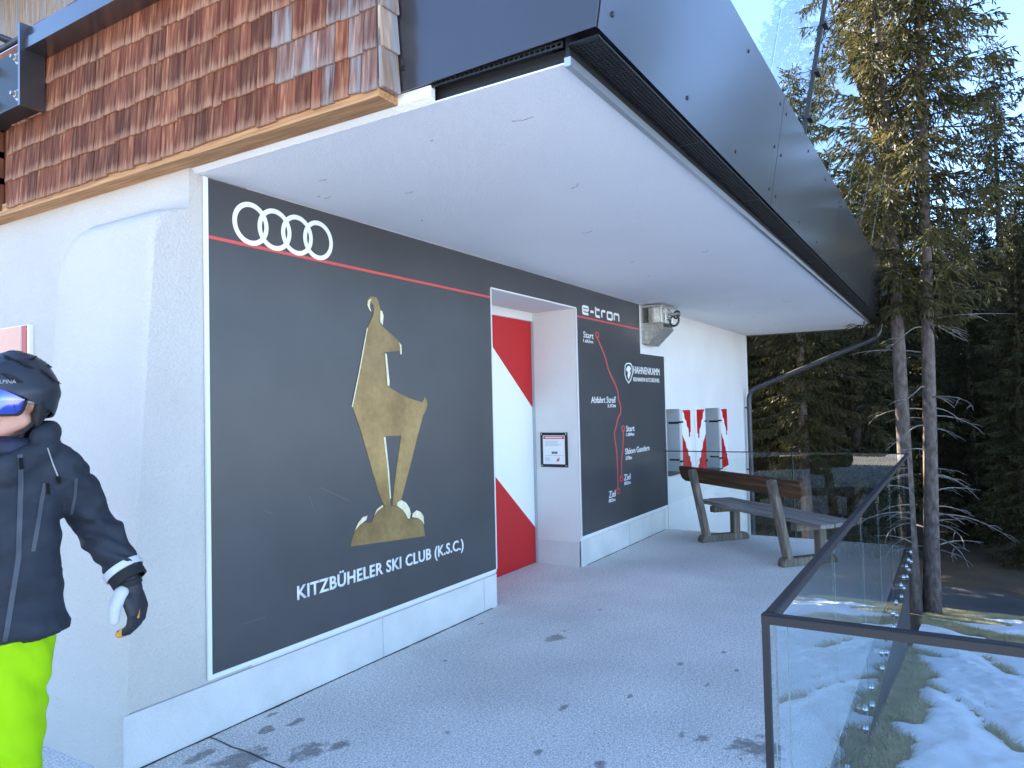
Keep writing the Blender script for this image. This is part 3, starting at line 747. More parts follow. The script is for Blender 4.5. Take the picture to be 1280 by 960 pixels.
# windows with painted shutters on the far wall
def leaf(parent, x0, x1, z0, z1, flip):
    wd = x1-x0; lf = box('shutter', x0, x1, WY-.030, WY-.004, z0, z1, 'sign_white', parent, bevel=.002)
    h = z1-z0; fn = wallfn(WY-.030)
    s = (lambda t: x0+wd*t) if not flip else (lambda t: x1-wd*t)
    up = [(.08, 1), (.94, 1), (.94, .62), (.86, .64), (.82, .60), (.88, .57), (.74, .54), (.70, .68), (.52, .74), (.48, .82), (.30, .86), (.26, .94)]
    lo = [(.02, 0), (.94, .02), (.90, .13), (.78, .15), (.80, .22), (.60, .25), (.58, .34), (.40, .38), (.34, .47), (.18, .52), (.02, .60)]
    for P in (up, lo): prism('red_field', [(s(a), z0+h*(.012+b*.976)) for a, b in P], fn, .0005, .003, 'door_red', lf)
    for z in (z0+.18*h, z0+.8*h):
        hx = x0 if not flip else x1
        bm = bmesh.new(); add_box(bm, hx-.05, hx+.05, WY-.036, WY-.002, z-.012, z+.012); bm_obj('hinge', bm, 'black_metal', lf)
for k, (a, b, c, d) in enumerate(WINS):
    wn = box('window', a, b, WY+.30, WY+.33, c, d, 'window_dark', B)
    bm = bmesh.new()
    for q in ((a, a+.05, c, d), (b-.05, b, c, d), (a+.05, b-.05, c, c+.05), (a+.05, b-.05, d-.05, d)): add_box(bm, q[0], q[1], WY+.27, WY+.299, q[2], q[3])
    bm_obj('window_frame', bm, 'reveal_grey', wn)
    box('reveal_lining', b-.006, b-.001, WY-.001, WY+.269, c+.02, d-.002, 'reveal_grey', wn)
    box('window_sill', a+.001, b-.007, WY-.05, WY+.268, c+.001, c+.018, 'sill_metal', wn)
    for z in (c+.2*(d-c), c+.78*(d-c)): box('hinge', b-.012, b-.0065, WY+.01, WY+.15, z-.014, z+.014, 'black_metal', wn)
    leaf(wn, b+.012, b+.012+(.40 if k == 0 else .40), c+.0, d-.01, False)
    if k == 1: leaf(wn, a-.46, a-.012, c+.03, d-.0, True)

# ------------------------------------------------------------------ drain pipe
dp = empty('drain_pipe', (13.35, WY-.07, 0)); dp.location = (0, 0, 0)
tag(dp, 'dark metal drain pipe slanting from balcony corner to the white wall edge', 'drain pipe')
A = Vector((13.45, 1.02, 2.88)); Bp = Vector((13.35, 1.06, 2.62)); Cp = Vector((13.30, WY-.08, 1.79)); Dp = Vector((13.30, WY-.08, -2.4))
tube('pipe', bend([A, Bp, Cp, Dp], .16), .042, 'pipe_metal', dp, 14)
for z in (1.5, .4, -.8):
    bm = bmesh.new(); add_tube(bm, [(13.30, WY-.08, z-.014), (13.30, WY-.08, z+.014)], .048, 14); add_box(bm, 13.29, 13.31, WY-.04, WY, z-.012, z+.012); bm_obj('pipe_clip', bm, 'pipe_metal', dp)
bm = bmesh.new(); add_tube(bm, [(13.45, 1.02, 2.86), (13.45, 1.02, 2.92)], [.055, .06], 14); bm_obj('collar', bm, 'pipe_metal', dp)

# ------------------------------------------------------------------ printed wall sign
SG = empty('wall_sign', (0, 0, 0)); tag(SG, 'large dark grey printed wall sign with ring logo, golden chamois and piste map', 'sign')
SX0, SX1, SB, ST = 2.347, 9.10, 0.300, 2.806
YS = WY-.004
bm = bmesh.new()
outl = [(SX0, SB), (DX0-.012, SB), (DX0-.012, DZ+.012), (DX1+.012, DZ+.012), (DX1+.012, SB), (SX1, SB), (SX1, 2.212), (8.275, 2.212), (8.275, ST), (SX0, ST)]
add_prism(bm, outl, wallfn(YS), 0, .008); fix(bm); bmesh.ops.triangulate(bm, faces=[f for f in bm.faces if len(f.verts) > 4])
board = bm_obj('board', bm, 'sign_board', SG)
YF = YS-.008; fn = wallfn(YF)
# slim pale edge profiles
def strip(x0, x1, z0, z1, y1=.013): box('edge_profile', x0, x1, YS-y1, YS, z0, z1, 'sign_edge', SG)
strip(SX0-.022, SX0, SB-.022, ST); strip(SX0, DX0-.013, SB-.022, SB); strip(DX0-.0125, DX0-.001, SB, DZ+.001)
strip(DX0-.0005, DX1+.0005, DZ+.001, DZ+.0125); strip(DX1+.001, DX1+.0125, SB, DZ+.001); strip(DX1+.013, SX1+.012, SB-.022, SB)
strip(SX1, SX1+.012, SB+.001, 2.212); strip(8.276, SX1+.012, 2.2125, 2.224); strip(8.275, 8.287, 2.2245, ST)
def flat(name, fnc, mt, parent=SG):
    bm = bmesh.new(); fnc(bm); return bm_obj(name, bm, mt, parent)
for a, b in ((SX0, DX0-.013), (DX1+.02, 8.274)):
    flat('red_line', lambda bm: add_ribbon(bm, [(a, 2.503), (b, 2.503)], .017, fn, .0003, .002), 'sign_red')
# four interlocking rings
c0 = W(309.5, 280.5); c3 = W(393, 299); rr = .104
for k in range(4):
    cx = 2.612+(k)*(3.098-2.612)/3; cz = 2.622
    pts = [(cx+rr*math.cos(2*math.pi*i/56), cz+rr*math.sin(2*math.pi*i/56)) for i in range(56)]
    flat('ring', lambda bm: add_ribbon(bm, pts, .027, fn, .0003+.0006*k, .003+.0006*k, closed=True), 'sign_white')
# golden chamois trophy (traced on the board)
Z6 = lambda x, y: W(420+x/2.8214, 360+y/2.8235)
body = [(118, 88), (110, 74), (103, 58), (104, 44), (112, 33), (124, 30), (136, 35), (143, 47), (146, 62), (150, 78), (148, 104), (147, 122), (165, 143), (190, 165), (213, 187), (222, 200), (223, 220), (221, 236), (215, 222), (190, 225), (164, 226),
        (168, 280), (173, 343), (190, 356), (215, 371), (250, 389), (297, 403), (303, 395), (307, 384), (314, 398), (316, 415), (309, 437), (301, 450), (281, 524), (252, 640), (225, 742), (209, 770), (192, 766),
        (205, 655), (224, 521), (160, 523), (172, 600), (181, 690), (187, 768), (166, 770), (148, 735), (120, 640), (80, 500), (52, 420), (74, 312), (106, 140), (114, 118), (124, 100), (128, 80), (126, 62), (120, 53), (114, 59), (114, 72)]
flat('chamois', lambda bm: (add_prism(bm, [Z6(*p) for p in body], fn, .0003, .004), fix(bm), bmesh.ops.triangulate(bm, faces=[f for f in bm.faces if len(f.verts) > 4])), 'gold')
cloud = [(45, 912), (50, 884), (60, 858), (75, 838), (95, 828), (120, 827), (126, 808), (140, 787), (160, 773), (185, 768), (208, 772), (228, 784), (240, 800), (248, 818), (266, 812), (284, 814), (297, 824), (304, 846), (309, 875)]
flat('cloud_base', lambda bm: (add_prism(bm, [Z6(*p) for p in cloud], fn, .0003, .0036), fix(bm), bmesh.ops.triangulate(bm, faces=[f for f in bm.faces if len(f.verts) > 4])), 'gold')
for P in ([(150, 80), (156, 82), (161, 100), (158, 132), (149, 120)], [(166, 230), (172, 234), (182, 330), (181, 347), (175, 343)], [(161, 525), (168, 526), (180, 640), (187, 740), (184, 745), (172, 610)],
          [(216, 192), (224, 203), (225, 232), (221, 236), (220, 210)], [(209, 769), (210, 756), (224, 748), (240, 757), (252, 775), (257, 796), (253, 814), (247, 813), (240, 798), (228, 782)],
          [(262, 808), (264, 795), (278, 784), (292, 790), (302, 805), (304, 835), (297, 822), (284, 812)], [(60, 855), (72, 828), (88, 808), (104, 803), (100, 818), (76, 836)], [(128, 803), (138, 780), (158, 765), (160, 771), (140, 786)],
          [(106, 140), (102, 142), (71, 312), (48, 420), (52, 420), (74, 312)], [(104, 62), (107, 45), (116, 38), (118, 42), (112, 52), (112, 68), (118, 84), (113, 80)]):
    flat('pale_edge', lambda bm: (add_prism(bm, [Z6(*p) for p in P], fn, .0042, .0052), fix(bm), bmesh.ops.triangulate(bm, faces=[f for f in bm.faces if len(f.verts) > 4])), 'gold_edge')
def sign_text(s, xl, yt, yb, xr, bold=.012, mt='sign_white', space=1.0):
    a = W(xl, yb); b = W(xl, yt); c = W(xr, yb)
    return text_obj('lettering', s, fn, a[0], a[1], c[0]-a[0], b[1]-a[1], .0004, .003, mt, SG, bold, space)
sign_text('KITZB\u00dcHELER SKI CLUB (K.S.C.)', 369.5, 728.5, 755.5, 579, .022, space=1.04)
# model word in rounded square letters
x0, z0 = W(727, 394); z0 += .02; x1 = W(772, 394)[0]; hh = W(726, 381)[1]-z0
GL = {'e': ([[(0, .5), (1, .5), (1, 1), (0, 1), (0, 0), (1, 0)]], 1), '-': ([[(0, .5), (.55, .5)]], .55), 't': ([[(0, 1.35), (0, 0), (.75, 0)], [(0, 1), (.75, 1)]], .75),
      'r': ([[(0, 0), (0, 1), (.7, 1)]], .7), 'o': ([[(0, .5), (0, 1), (1, 1), (1, 0), (0, 0), (0, .5)]], 1), 'n': ([[(0, 0), (0, 1), (1, 1), (1, 0)]], 1)}
tot = sum(GL[c][1]+.42 for c in 'e-tron')-.42; sx = (x1-x0)/tot; u = x0
for c in 'e-tron':
    for st in GL[c][0]:
        P = bend([(u+p[0]*sx, z0+p[1]*hh*.85, 0) for p in st], .022, 4) if len(st) > 2 else [(u+p[0]*sx, z0+p[1]*hh*.85, 0) for p in st]
        flat('lettering', lambda bm: add_ribbon(bm, P, .025, fn, .0004, .003), 'sign_white')
    u += (GL[c][1]+.42)*sx
Z7 = lambda x, y: (710+x/3.2, 360+y/3.2)
route = [(112, 197), (120, 218), (135, 252), (148, 288), (155, 322), (170, 357), (185, 387), (196, 415), (196, 445), (206, 468), (208, 498), (195, 520), (190, 548), (180, 580), (185, 615), (191, 660), (194, 720), (196, 803)]
slal = [(216, 571), (217, 600), (215, 645), (209, 688), (211, 728), (209, 754)]
for P in (route, slal):
    Q = bend([(*W(*Z7(*p)), 0) for p in P], .06, 4)
    flat('piste_line', lambda bm: add_ribbon(bm, Q, .021, fn, .0004, .0022), 'sign_red')
for p in ((112, 188), (197, 812), (216, 562), (209, 763)):
    c = W(*Z7(*p)); pts = [(c[0]+.043*math.cos(2*math.pi*i/28), c[1]+.028*math.sin(2*math.pi*i/28)) for i in range(28)]
    flat('piste_marker', lambda bm: add_ribbon(bm, pts, .016, fn, .0004, .003, closed=True), 'sign_red')
for s, xl, yt, yb, xr, b in (('Start', 57, 173, 198, 97, .006), ('1.665m', 57, 203, 217, 95, .006), ('Abfahrt Streif', 88, 434, 461, 187, .006), ('3.312m', 154, 464, 478, 186, .006),
                          ('Start', 229, 551, 575, 262, .006), ('1.004m', 229, 580, 594, 261, .006), ('Slalom Ganslern', 225, 642, 666, 322, .006), ('570m', 227, 674, 689, 251, .006),
                          ('Ziel', 220, 746, 771, 246, .006), ('802m', 221, 775, 789, 246, .006), ('Ziel', 159, 814, 841, 186, .006), ('805m', 159, 845, 859, 185, .006),
                          ('HAHNENKAMM', 257, 313, 342, 362, .0), ('RENNEN KITZB\u00dcHEL', 258, 353, 373, 363, .0)):
    a = Z7(xl, yt); bb = Z7(xl, yb); sign_text(s, a[0], a[1], bb[1], Z7(xr, yt)[0], b)
# shield with a goat's head
sc_ = [W(*Z7(*p)) for p in ((224, 312), (230, 302), (245, 302), (252, 314), (253, 345), (247, 366), (238, 380), (229, 366), (223, 345))]
flat('shield', lambda bm: add_ribbon(bm, sc_, .013, fn, .0004, .003, closed=True), 'sign_white')
gh = [W(*Z7(*p)) for p in ((231, 318), (236, 312), (244, 314), (247, 325), (243, 331), (246, 340), (242, 356), (238, 366), (234, 352), (236, 336), (230, 332), (228, 325))]
flat('shield_emblem', lambda bm: (add_prism(bm, gh, fn, .0004, .003), fix(bm), bmesh.ops.triangulate(bm, faces=[f for f in bm.faces if len(f.verts) > 4])), 'sign_white')
# scratches on the print
for a, b in (((398, 609), (435, 626)), ((385, 620), (392, 641)), ((300, 780), (330, 771)), ((330, 639), (338, 642))):
    flat('scratch', lambda bm: add_ribbon(bm, [W(*a), W(*b)], .002, fn, .0002, .0006), 'scratch_grey')

# ------------------------------------------------------------------ notice on the door jamb
NO = empty('notice_board', (0, 0, 0)); tag(NO, 'small black framed notice with red heading on the door jamb', 'notice')
J = DX1; f2 = sidefn(J-.0015)
y0, y1, z0, z1 = 3.345, 3.655, .985, 1.335
def frm(bm):
    add_prism(bm, [(-y1, z0), (-y0, z0), (-y0, z1), (-y1, z1)], f2, 0, .008); fix(bm)
flat('frame', frm, 'black_metal', NO)
f3 = sidefn(J-.0095)
def rect(name, a, b, c, d, mt, w0=.0002, w1=.0012): 
    def q(bm): add_prism(bm, [(a, c), (b, c), (b, d), (a, d)], f3, w0, w1); fix(bm)
    return flat(name, q, mt, NO)
rect('sheet', -y1+.03, -y0-.03, z0+.03, z1-.03, 'notice_paper')
rect('red_heading', -y1+.036, -y0-.036, z1-.066, z1-.036, 'sign_red', .0013, .002)
rect('text_line', -y1+.06, -y0-.06, z1-.056, z1-.047, 'notice_paper', .0021, .0027)
for i in range(9):
    z = z1-.085-i*.011
    if i < 5: rect('text_line', -y1+.05+(.0 if i % 3 else .01), -y0-.06-random.uniform(0, .08), z-.003, z, 'print_grey', .0013, .0018)
for k in range(4): rect('text_line', -y1+.13+k*.017, -y1+.143+k*.017, z0+.135, z0+.157, 'black_metal', .0013, .002)
rect('text_line', -y1+.05, -y0-.05, z0+.118, z0+.121, 'print_grey', .0013, .0018)
for i in range(4): rect('text_line', -y1+.05, -y1+.11, z0+.06+i*.012, z0+.063+i*.012, 'print_grey', .0013, .0018)
def tri_(bm): add_prism(bm, [(-y0-.13, z0+.055), (-y0-.10, z0+.062), (-y0-.09, z0+.10), (-y0-.115, z0+.085)], f3, .0013, .002); fix(bm)
flat('red_symbol', tri_, 'sign_red', NO)
for (yy, zz) in ((y0+.015, z0+.015), (y1-.015, z0+.015), (y0+.015, z1-.015), (y1-.015, z1-.015)):
    bm = bmesh.new(); add_tube(bm, [(J-.0096, yy, zz), (J-.0125, yy, zz)], .007, 10); bm_obj('screw', bm, 'steel', NO)

# red framed picture board on the gable wall
PB = empty('picture_board', (0, 0, 0)); tag(PB, 'red and salmon picture board on the white gable wall', 'sign')
py0, py1, pz0, pz1 = 4.74, 5.60, 1.50, 2.165; f4 = sidefn(2.235)
def pbx(name, a, b, c, d, mt, w0, w1):
    def q(bm): add_prism(bm, [(-b, c), (-a, c), (-a, d), (-b, d)], f4, w0, w1); fix(bm)
    return flat(name, q, mt, PB)
pbx('board', py0, py1, pz0, pz1, 'sign_white', -.013, .012)
pbx('picture', py0+.1, py1-.05, pz0+.03, pz1-.005, 'picture_salmon', .0125, .015)
pbx('red_border', py0+.025, py0+.085, pz0+.01, pz1-.005, 'picture_red', .0125, .0165); pbx('red_border', py0+.13, py0+.20, pz0+.03, pz1-.22, 'picture_red', .0155, .017)
for i in range(4): pbx('red_line', py0+.20, py1-.08, pz1-.25-i*.05, pz1-.243-i*.05, 'picture_red', .0155, .0165)
tag(PB)

# ------------------------------------------------------------------ galvanised cable bracket under the soffit
GB = empty('cable_bracket', (0, 0, 0)); tag(GB, 'galvanised steel bracket with shackles fixed high on the wall under the soffit', 'bracket')
def gb(name, *a, bevel=.003, mt='galvanised'): return box(name, *a, mt, GB, bevel=bevel)
gb('back_plate', 8.36, 8.84, WY-.016, WY-.001, 2.33, 2.79)
gb('top_plate', 8.34, 8.90, WY-.27, WY-.017, 2.772, 2.792)
bm = bmesh.new(); add_prism(bm, [(-(WY-.02), 2.34), (-(WY-.06), 2.34), (-(WY-.26), 2.53), (-(WY-.26), 2.57), (-(WY-.02), 2.57)], lambda u, v, w_: (w_, -u, v), 8.40, 8.415); fix(bm); bm_obj('gusset', bm, 'galvanised', GB)
bm = bmesh.new(); add_prism(bm, [(-(WY-.02), 2.34), (-(WY-.06), 2.34), (-(WY-.26), 2.53), (-(WY-.26), 2.57), (-(WY-.02), 2.57)], lambda u, v, w_: (w_, -u, v), 8.74, 8.755); fix(bm); bm_obj('gusset', bm, 'galvanised', GB)
bm = bmesh.new(); add_prism(bm, [(-(WY-.06), 2.338), (-(WY-.262), 2.53), (-(WY-.275), 2.515), (-(WY-.06), 2.318)], lambda u, v, w_: (w_, -u, v), 8.39, 8.77); fix(bm); bm_obj('slant_plate', bm, 'galvanised', GB)
gb('shelf_plate', 8.37, 8.80, WY-.27, WY-.017, 2.572, 2.588)
bm = bmesh.new(); add_tube(bm, [(8.47, WY-.13, 2.589), (8.47, WY-.13, 2.771)], .075, 20); bm_obj('roller', bm, 'galvanised', GB, smooth=True)
bm = bmesh.new(); add_tube(bm, [(8.68, WY-.14, 2.589), (8.68, WY-.14, 2.771)], .095, 20); bm_obj('roller', bm, 'galvanised', GB, smooth=True)
for (x, y) in ((8.40, WY-.24), (8.56, WY-.24), (8.78, WY-.24)):
    bm = bmesh.new(); add_tube(bm, [(x, y, 2.589), (x, y, 2.605)], .022, 6); add_tube(bm, [(x, y, 2.756), (x, y, 2.771)], .022, 6); add_tube(bm, [(x, y, 2.605), (x, y, 2.756)], .011, 8); bm_obj('bolt', bm, 'steel', GB)
def shackle(c, r, tilt, name='shackle'):
    pts = [(c[0]+.02*math.sin(2*math.pi*i/18), c[1]-r*math.cos(2*math.pi*i/18)*.8, c[2]+r*math.sin(2*math.pi*i/18)) for i in range(19)]
    bm = bmesh.new(); add_tube(bm, pts, .013, 8, cap=False); bmesh.ops.remove_doubles(bm, verts=bm.verts, dist=.0005); bm_obj(name, bm, 'pipe_metal', GB, smooth=True)
shackle((8.62, WY-.33, 2.615), .068, 0); shackle((8.66, WY-.345, 2.69), .045, 0)
bm = bmesh.new(); add_tube(bm, [(8.60, WY-.26, 2.69), (8.60, WY-.40, 2.69)], .016, 10); add_tube(bm, [(8.60, WY-.25, 2.64), (8.60, WY-.30, 2.64)], .02, 10); bm_obj('pin', bm, 'steel', GB, smooth=True)

# ------------------------------------------------------------------ glass railing
RA = empty('glass_railing', (0, 0, 0)); tag(RA, 'frameless glass railing with dark metal handrail around the terrace edge', 'railing')
GY = 0.475; GTOP = 0.985
def hrail(name, p, q, up=.026, wd=.034):
    """U-shaped cap rail from p to q at its top height"""
    p = Vector(p); q = Vector(q); d = (q-p); L = d.length; d.normalize(); s = Vector((-d.y, d.x, 0))
    prof = [(-wd/2, -up), (-wd/2, -.004), (-wd/2+.004, 0), (wd/2-.004, 0), (wd/2, -.004), (wd/2, -up), (wd/2-.006, -up), (wd/2-.006, -.012), (-wd/2+.006, -.012), (-wd/2+.006, -up)]
    bm = bmesh.new(); add_prism(bm, prof, lambda u, v, w_: p+s*u+Vector((0, 0, v))+d*w_, 0, L); fix(bm)
    return bm_obj(name, bm, 'rail_metal', RA)
XR = 2.15
hrail('handrail', (XR+.018, GY, 1.0), (3.37, GY, 1.0)); hrail('handrail', (3.374, GY, 1.0), (9.07, GY, 1.0))
hrail('handrail', (XR, GY+.017, 1.0), (XR, -2.6, 1.0))
hrail('handrail', (9.05, GY+.022, 1.0), (9.05, WY-.01, 1.0), .012, .02)
box('corner_post', XR-.015, XR+.0, GY-.003, GY+.0165, -.2, .9735, 'rail_metal', RA, bevel=.002)
def gpanel(x0, x1, y0, y1, z0, z1):
    o = box('glass_panel', x0, x1, y0, y1, z0, z1, 'clear_glass', RA)
    if x1-x0 > y1-y0: box('glass_edge', x0-.002, x0-.0005, y0+.007, y1-.007, z0, z1, 'edge_line', o)
    else: box('glass_edge', x0+.003, x1-.003, y1+.0005, y1+.002, z0, z1, 'glass_edge', o)
    return o
def standoff(parent, x, z, out=-1):
    bm = bmesh.new(); y = GY-.009
    add_tube(bm, [(x, y-.001, z), (x, y-.009, z)], .026, 18); add_tube(bm, [(x, y-.009, z), (x, y-.013, z)], .014, 12)
    add_tube(bm, [(x, y+.018, z), (x, TE-.02, z)], .02, 14)
    return bm_obj('standoff', bm, 'steel', parent, smooth=True)
XP = [2.20, 3.37, 4.45, 5.45, 6.45, 7.42, 8.25, 9.03]
for a, b in zip(XP[:-1], XP[1:]):
    g = gpanel(a+.006, b-.006, GY-.009, GY+.009, -.21, GTOP)
    for x in (a+.17, b-.17):
        for z in (-.035, -.135): standoff(g, x, z)
for a, b in ((0.37, -.75), (-.77, -1.7), (-1.72, -2.6)):
    gpanel(XR-.009, XR+.009, b+.006, a+.055 if a == .37 else a-.006, -.21, GTOP)
for a, b in ((GY+.03, 1.66), (1.675, WY-.03)):
    gpanel(9.042, 9.058, a, b, -.2, GTOP+.008)

# ------------------------------------------------------------------ bench
BN = empty('park_bench', (7.92, 1.97, 0)); tag(BN, 'weathered wooden park bench with dark plank backrest facing away to the forest', 'bench')
ang = math.atan2(.76, .65); BN.rotation_euler = (0, 0, ang)     # local x along the bench, local -y to the front
def plank(name, x0, x1, y0, y1, z0, z1, mt, bev=.006, M=None, sag=0):
    bm = bmesh.new(); add_box(bm, x0, x1, y0, y1, z0, z1)
    bmesh.ops.subdivide_edges(bm, edges=[e for e in bm.edges if abs(e.verts[0].co.x-e.verts[1].co.x) > .5], cuts=5)
    for v in bm.verts: v.co.z += .004*math.sin(v.co.x*5+y0*9); v.co.y += .003*math.sin(v.co.x*3.1+z0*7)
    ed = [e for e in bm.edges if len(e.link_faces) == 2 and e.calc_face_angle(0) > .6]; bmesh.ops.bevel(bm, geom=ed, offset=bev, segments=2, affect='EDGES')
    if M: bm.transform(M)
    return bm_obj(name, bm, mt, BN)
lean = Matrix.Translation((0, 0.0, .06)) @ Matrix.Rotation(R(-12), 4, 'X')
# backrest: rounded ends
hb = [(-1.06, .0), (-1.035, -.045), (-.98, -.085), (.98, -.085), (1.04, -.06), (1.06, 0), (1.06, .07), (1.045, .09), (-1.045, .09), (-1.06, .07)]
bm = bmesh.new(); add_prism(bm, hb, lambda u, v, w_: (u, w_, v+.715), -.066, -.026); fix(bm)
ed = [e for e in bm.edges if e.calc_face_angle(0) > .9]; bmesh.ops.bevel(bm, geom=ed, offset=.006, segments=2, affect='EDGES'); bm.transform(lean)
bm_obj('backrest', bm, 'bench_dark', BN)
plank('seat_plank', -1.05, 1.05, -.245, -.085, .405, .443, 'bench_grey'); plank('seat_plank', -1.05, 1.05, -.412, -.253, .405, .443, 'bench_grey'); plank('seat_plank', -1.05, 1.05, -.575, -.420, .405, .443, 'bench_grey')
for s in (-.70, .70):
    bm = bmesh.new(); add_box(bm, s-.045, s+.045, -.025, .045, .0, .80); bmesh.ops.bevel(bm, geom=bm.edges[:], offset=.007, segments=2, affect='EDGES'); bm.transform(lean); bm_obj('leg', bm, 'bench_leg', BN)
    bm = bmesh.new(); add_box(bm, s-.045, s+.045, -.42, -.335, .075, .335); bmesh.ops.bevel(bm, geom=bm.edges[:], offset=.007, segments=2, affect='EDGES'); bm_obj('leg', bm, 'bench_leg', BN)
    bm = bmesh.new(); add_prism(bm, [(.10, .0), (.10, .045), (.075, .082), (-.50, .082), (-.54, .045), (-.54, 0)], lambda u, v, w_: (w_, u, v), s-.05, s+.05); fix(bm)
    bmesh.ops.bevel(bm, geom=[e for e in bm.edges if e.calc_face_angle(0) > .9], offset=.008, segments=2, affect='EDGES'); bm_obj('foot', bm, 'bench_leg', BN)
    bm = bmesh.new(); add_prism(bm, [(-.07, .405), (-.55, .405), (-.55, .375), (-.50, .335), (-.07, .335)], lambda u, v, w_: (w_, u, v), s-.044, s+.044); fix(bm); bm_obj('bearer', bm, 'bench_leg', BN, bevel=.004)

# ------------------------------------------------------------------ skier
PO = Vector((1.165, 2.60, 0)); PR = math.atan2(-.41, .91)
PE = empty('person', PO, PR); tag(PE, 'skier in dark jacket, lime trousers, black helmet and blue mirrored goggles', 'person')
def sphere_pts(c, r, M=None, n=10):
    out = []
    for i in range(n+1):
        th = math.pi*i/n
        for k in range(2*n):
            ph = math.pi*k/n; v = Vector((math.sin(th)*math.cos(ph)*r[0], math.sin(th)*math.sin(ph)*r[1], math.cos(th)*r[2]))
            if M: v = M @ v
            out.append(Vector(c)+v)
    return out
def hull(bm, pts):
    vs = [bm.verts.new(p) for p in pts]; bmesh.ops.remove_doubles(bm, verts=vs, dist=1e-5)
    vs = [v for v in bm.verts if v.is_valid and not v.link_faces]
    r = bmesh.ops.convex_hull(bm, input=vs)
    dead = [g for g in set(r['geom_interior']+r['geom_unused']) if isinstance(g, bmesh.types.BMVert)]
    bmesh.ops.delete(bm, geom=dead, context='VERTS')
def blob(name, prims, voxel, mt, parent, smooth=6, fold=None, cut=None):
    """union of tapered capsules / ellipsoids, grown together into one skin"""
    me = bpy.data.meshes.new(name); bmA = bmesh.new()
    for p in prims:
        b = bmesh.new()
        if p[0] == 'c': hull(b, sphere_pts(p[1], (p[2],)*3)+sphere_pts(p[3], (p[4],)*3))
        elif p[0] == 'h': hull(b, [q for (c, r) in p[1] for q in sphere_pts(c, r if hasattr(r, '__len__') else (r,)*3)])
        else: hull(b, sphere_pts(p[1], p[2], p[3] if len(p) > 3 else None))
        fix(b); t = bpy.data.meshes.new('t'); b.to_mesh(t); b.free(); bmA.from_mesh(t); bpy.data.meshes.remove(t)
    bmA.to_mesh(me); bmA.free()
    o = bpy.data.objects.new('tmp', me); COL.objects.link(o)
    md = o.modifiers.new('r', 'REMESH'); md.mode = 'VOXEL'; md.voxel_size = voxel
    if smooth:
        ms = o.modifiers.new('s', 'SMOOTH'); ms.iterations = smooth; ms.factor = .5
    bpy.context.view_layer.update(); dg = bpy.context.evaluated_depsgraph_get(); out = bpy.data.meshes.new_from_object(o.evaluated_get(dg))
    bpy.data.objects.remove(o); out.name = name
    if fold:
        out.update(); 
        nrm = [v.normal.copy() for v in out.vertices]
        for v, n in zip(out.vertices, nrm): v.co += n*fold(v.co)
    if cut:
        b = bmesh.new(); b.from_mesh(out); bmesh.ops.delete(b, geom=[v for v in b.verts if cut(v.co)], context='VERTS')
        for v in b.verts:
            if v.is_boundary: v.co.z = .897+.02*math.sin(v.co.x*7)
        bmesh.ops.solidify(b, geom=b.faces[:], thickness=.004); b.to_mesh(out); b.free()
    out.polygons.foreach_set('use_smooth', [True]*len(out.polygons)); out.materials.clear()
    return link(name, out, mt, parent)
V3 = Vector
BX = -.045          # body axis
SL = [V3((BX+.175, .01, 1.435)), V3((.232, .115, 1.235)), V3((.322, .015, 1.065))]       # left arm
SR = [V3((BX-.175, .01, 1.435)), V3((-.35, .08, 1.21)), V3((-.36, -.09, 1.03))]
HC = V3((.005, .012, 1.664)); FY = R(-42)          # head centre, face turned to the picture's left
HM = Matrix.Translation(HC) @ Matrix.Rotation(FY, 4, 'Z')
hp = lambda x, y, z: HM @ V3((x, y, z))
HR = Matrix.Rotation(FY, 3, 'Z')
bodyp = [('e', hp(0, .008, .02), (.074, .092, .105), HR), ('h', [(hp(0, -.055, -.095), .028), (hp(.042, -.01, -.07), .03), (hp(-.042, -.01, -.07), .03), (hp(0, -.06, -.02), .042)]),
         ('h', [(hp(0, -.098, -.006), .010), (hp(0, -.112, -.032), .012), (hp(.012, -.098, -.036), .010), (hp(-.012, -.098, -.036), .010), (hp(0, -.085, .02), .010)]),
         ('h', [(hp(.035, -.068, -.03), .024), (hp(.055, -.03, -.02), .022)]), ('h', [(hp(-.035, -.068, -.03), .024), (hp(-.055, -.03, -.02), .022)]),
         ('h', [(hp(.020, -.088, -.064), .008), (hp(-.020, -.088, -.064), .008), (hp(0, -.094, -.062), .010)]), ('h', [(hp(.016, -.086, -.077), .008), (hp(-.016, -.086, -.077), .008), (hp(0, -.091, -.077), .009)]),
         ('e', hp(.074, .012, -.01), (.012, .022, .034), HR), ('e', hp(-.074, .012, -.01), (.012, .022, .034), HR),
         ('c', HC+V3((BX*.3, .02, -.07)), .052, V3((BX, .02, 1.42)), .065), ('h', [((BX, .02, 1.40), (.15, .07, .06)), ((BX, .01, 1.0), (.12, .085, .08))]),
         ('c', SL[0], .05, SL[1], .042), ('c', SL[1], .042, SL[2], .032), ('c', SL[2], .03, V3((.335, 0, .99)), .03), ('c', SR[0], .05, SR[1], .042), ('c', SR[1], .042, SR[2], .032),
         ('c', V3((BX+.075, .01, .95)), .085, V3((.005, -.01, .48)), .055), ('c', V3((.005, -.01, .48)), .055, V3((.01, .03, .12)), .045), ('c', V3((BX-.085, .01, .95)), .085, V3((-.17, -.01, .48)), .055), ('c', V3((-.17, -.01, .48)), .055, V3((-.18, .03, .12)), .045)]
blob('body', bodyp, .0062, 'skin', PE, 3)
bm = bmesh.new()
add_tube(bm, [hp(-.027, -.089, -.069), hp(-.012, -.0985, -.0705), hp(0, -.101, -.0715), hp(.012, -.0985, -.0705), hp(.027, -.089, -.069)], [.002, .0042, .0042, .0042, .002], 8); bm_obj('lips', bm, 'lip', PE, smooth=True)
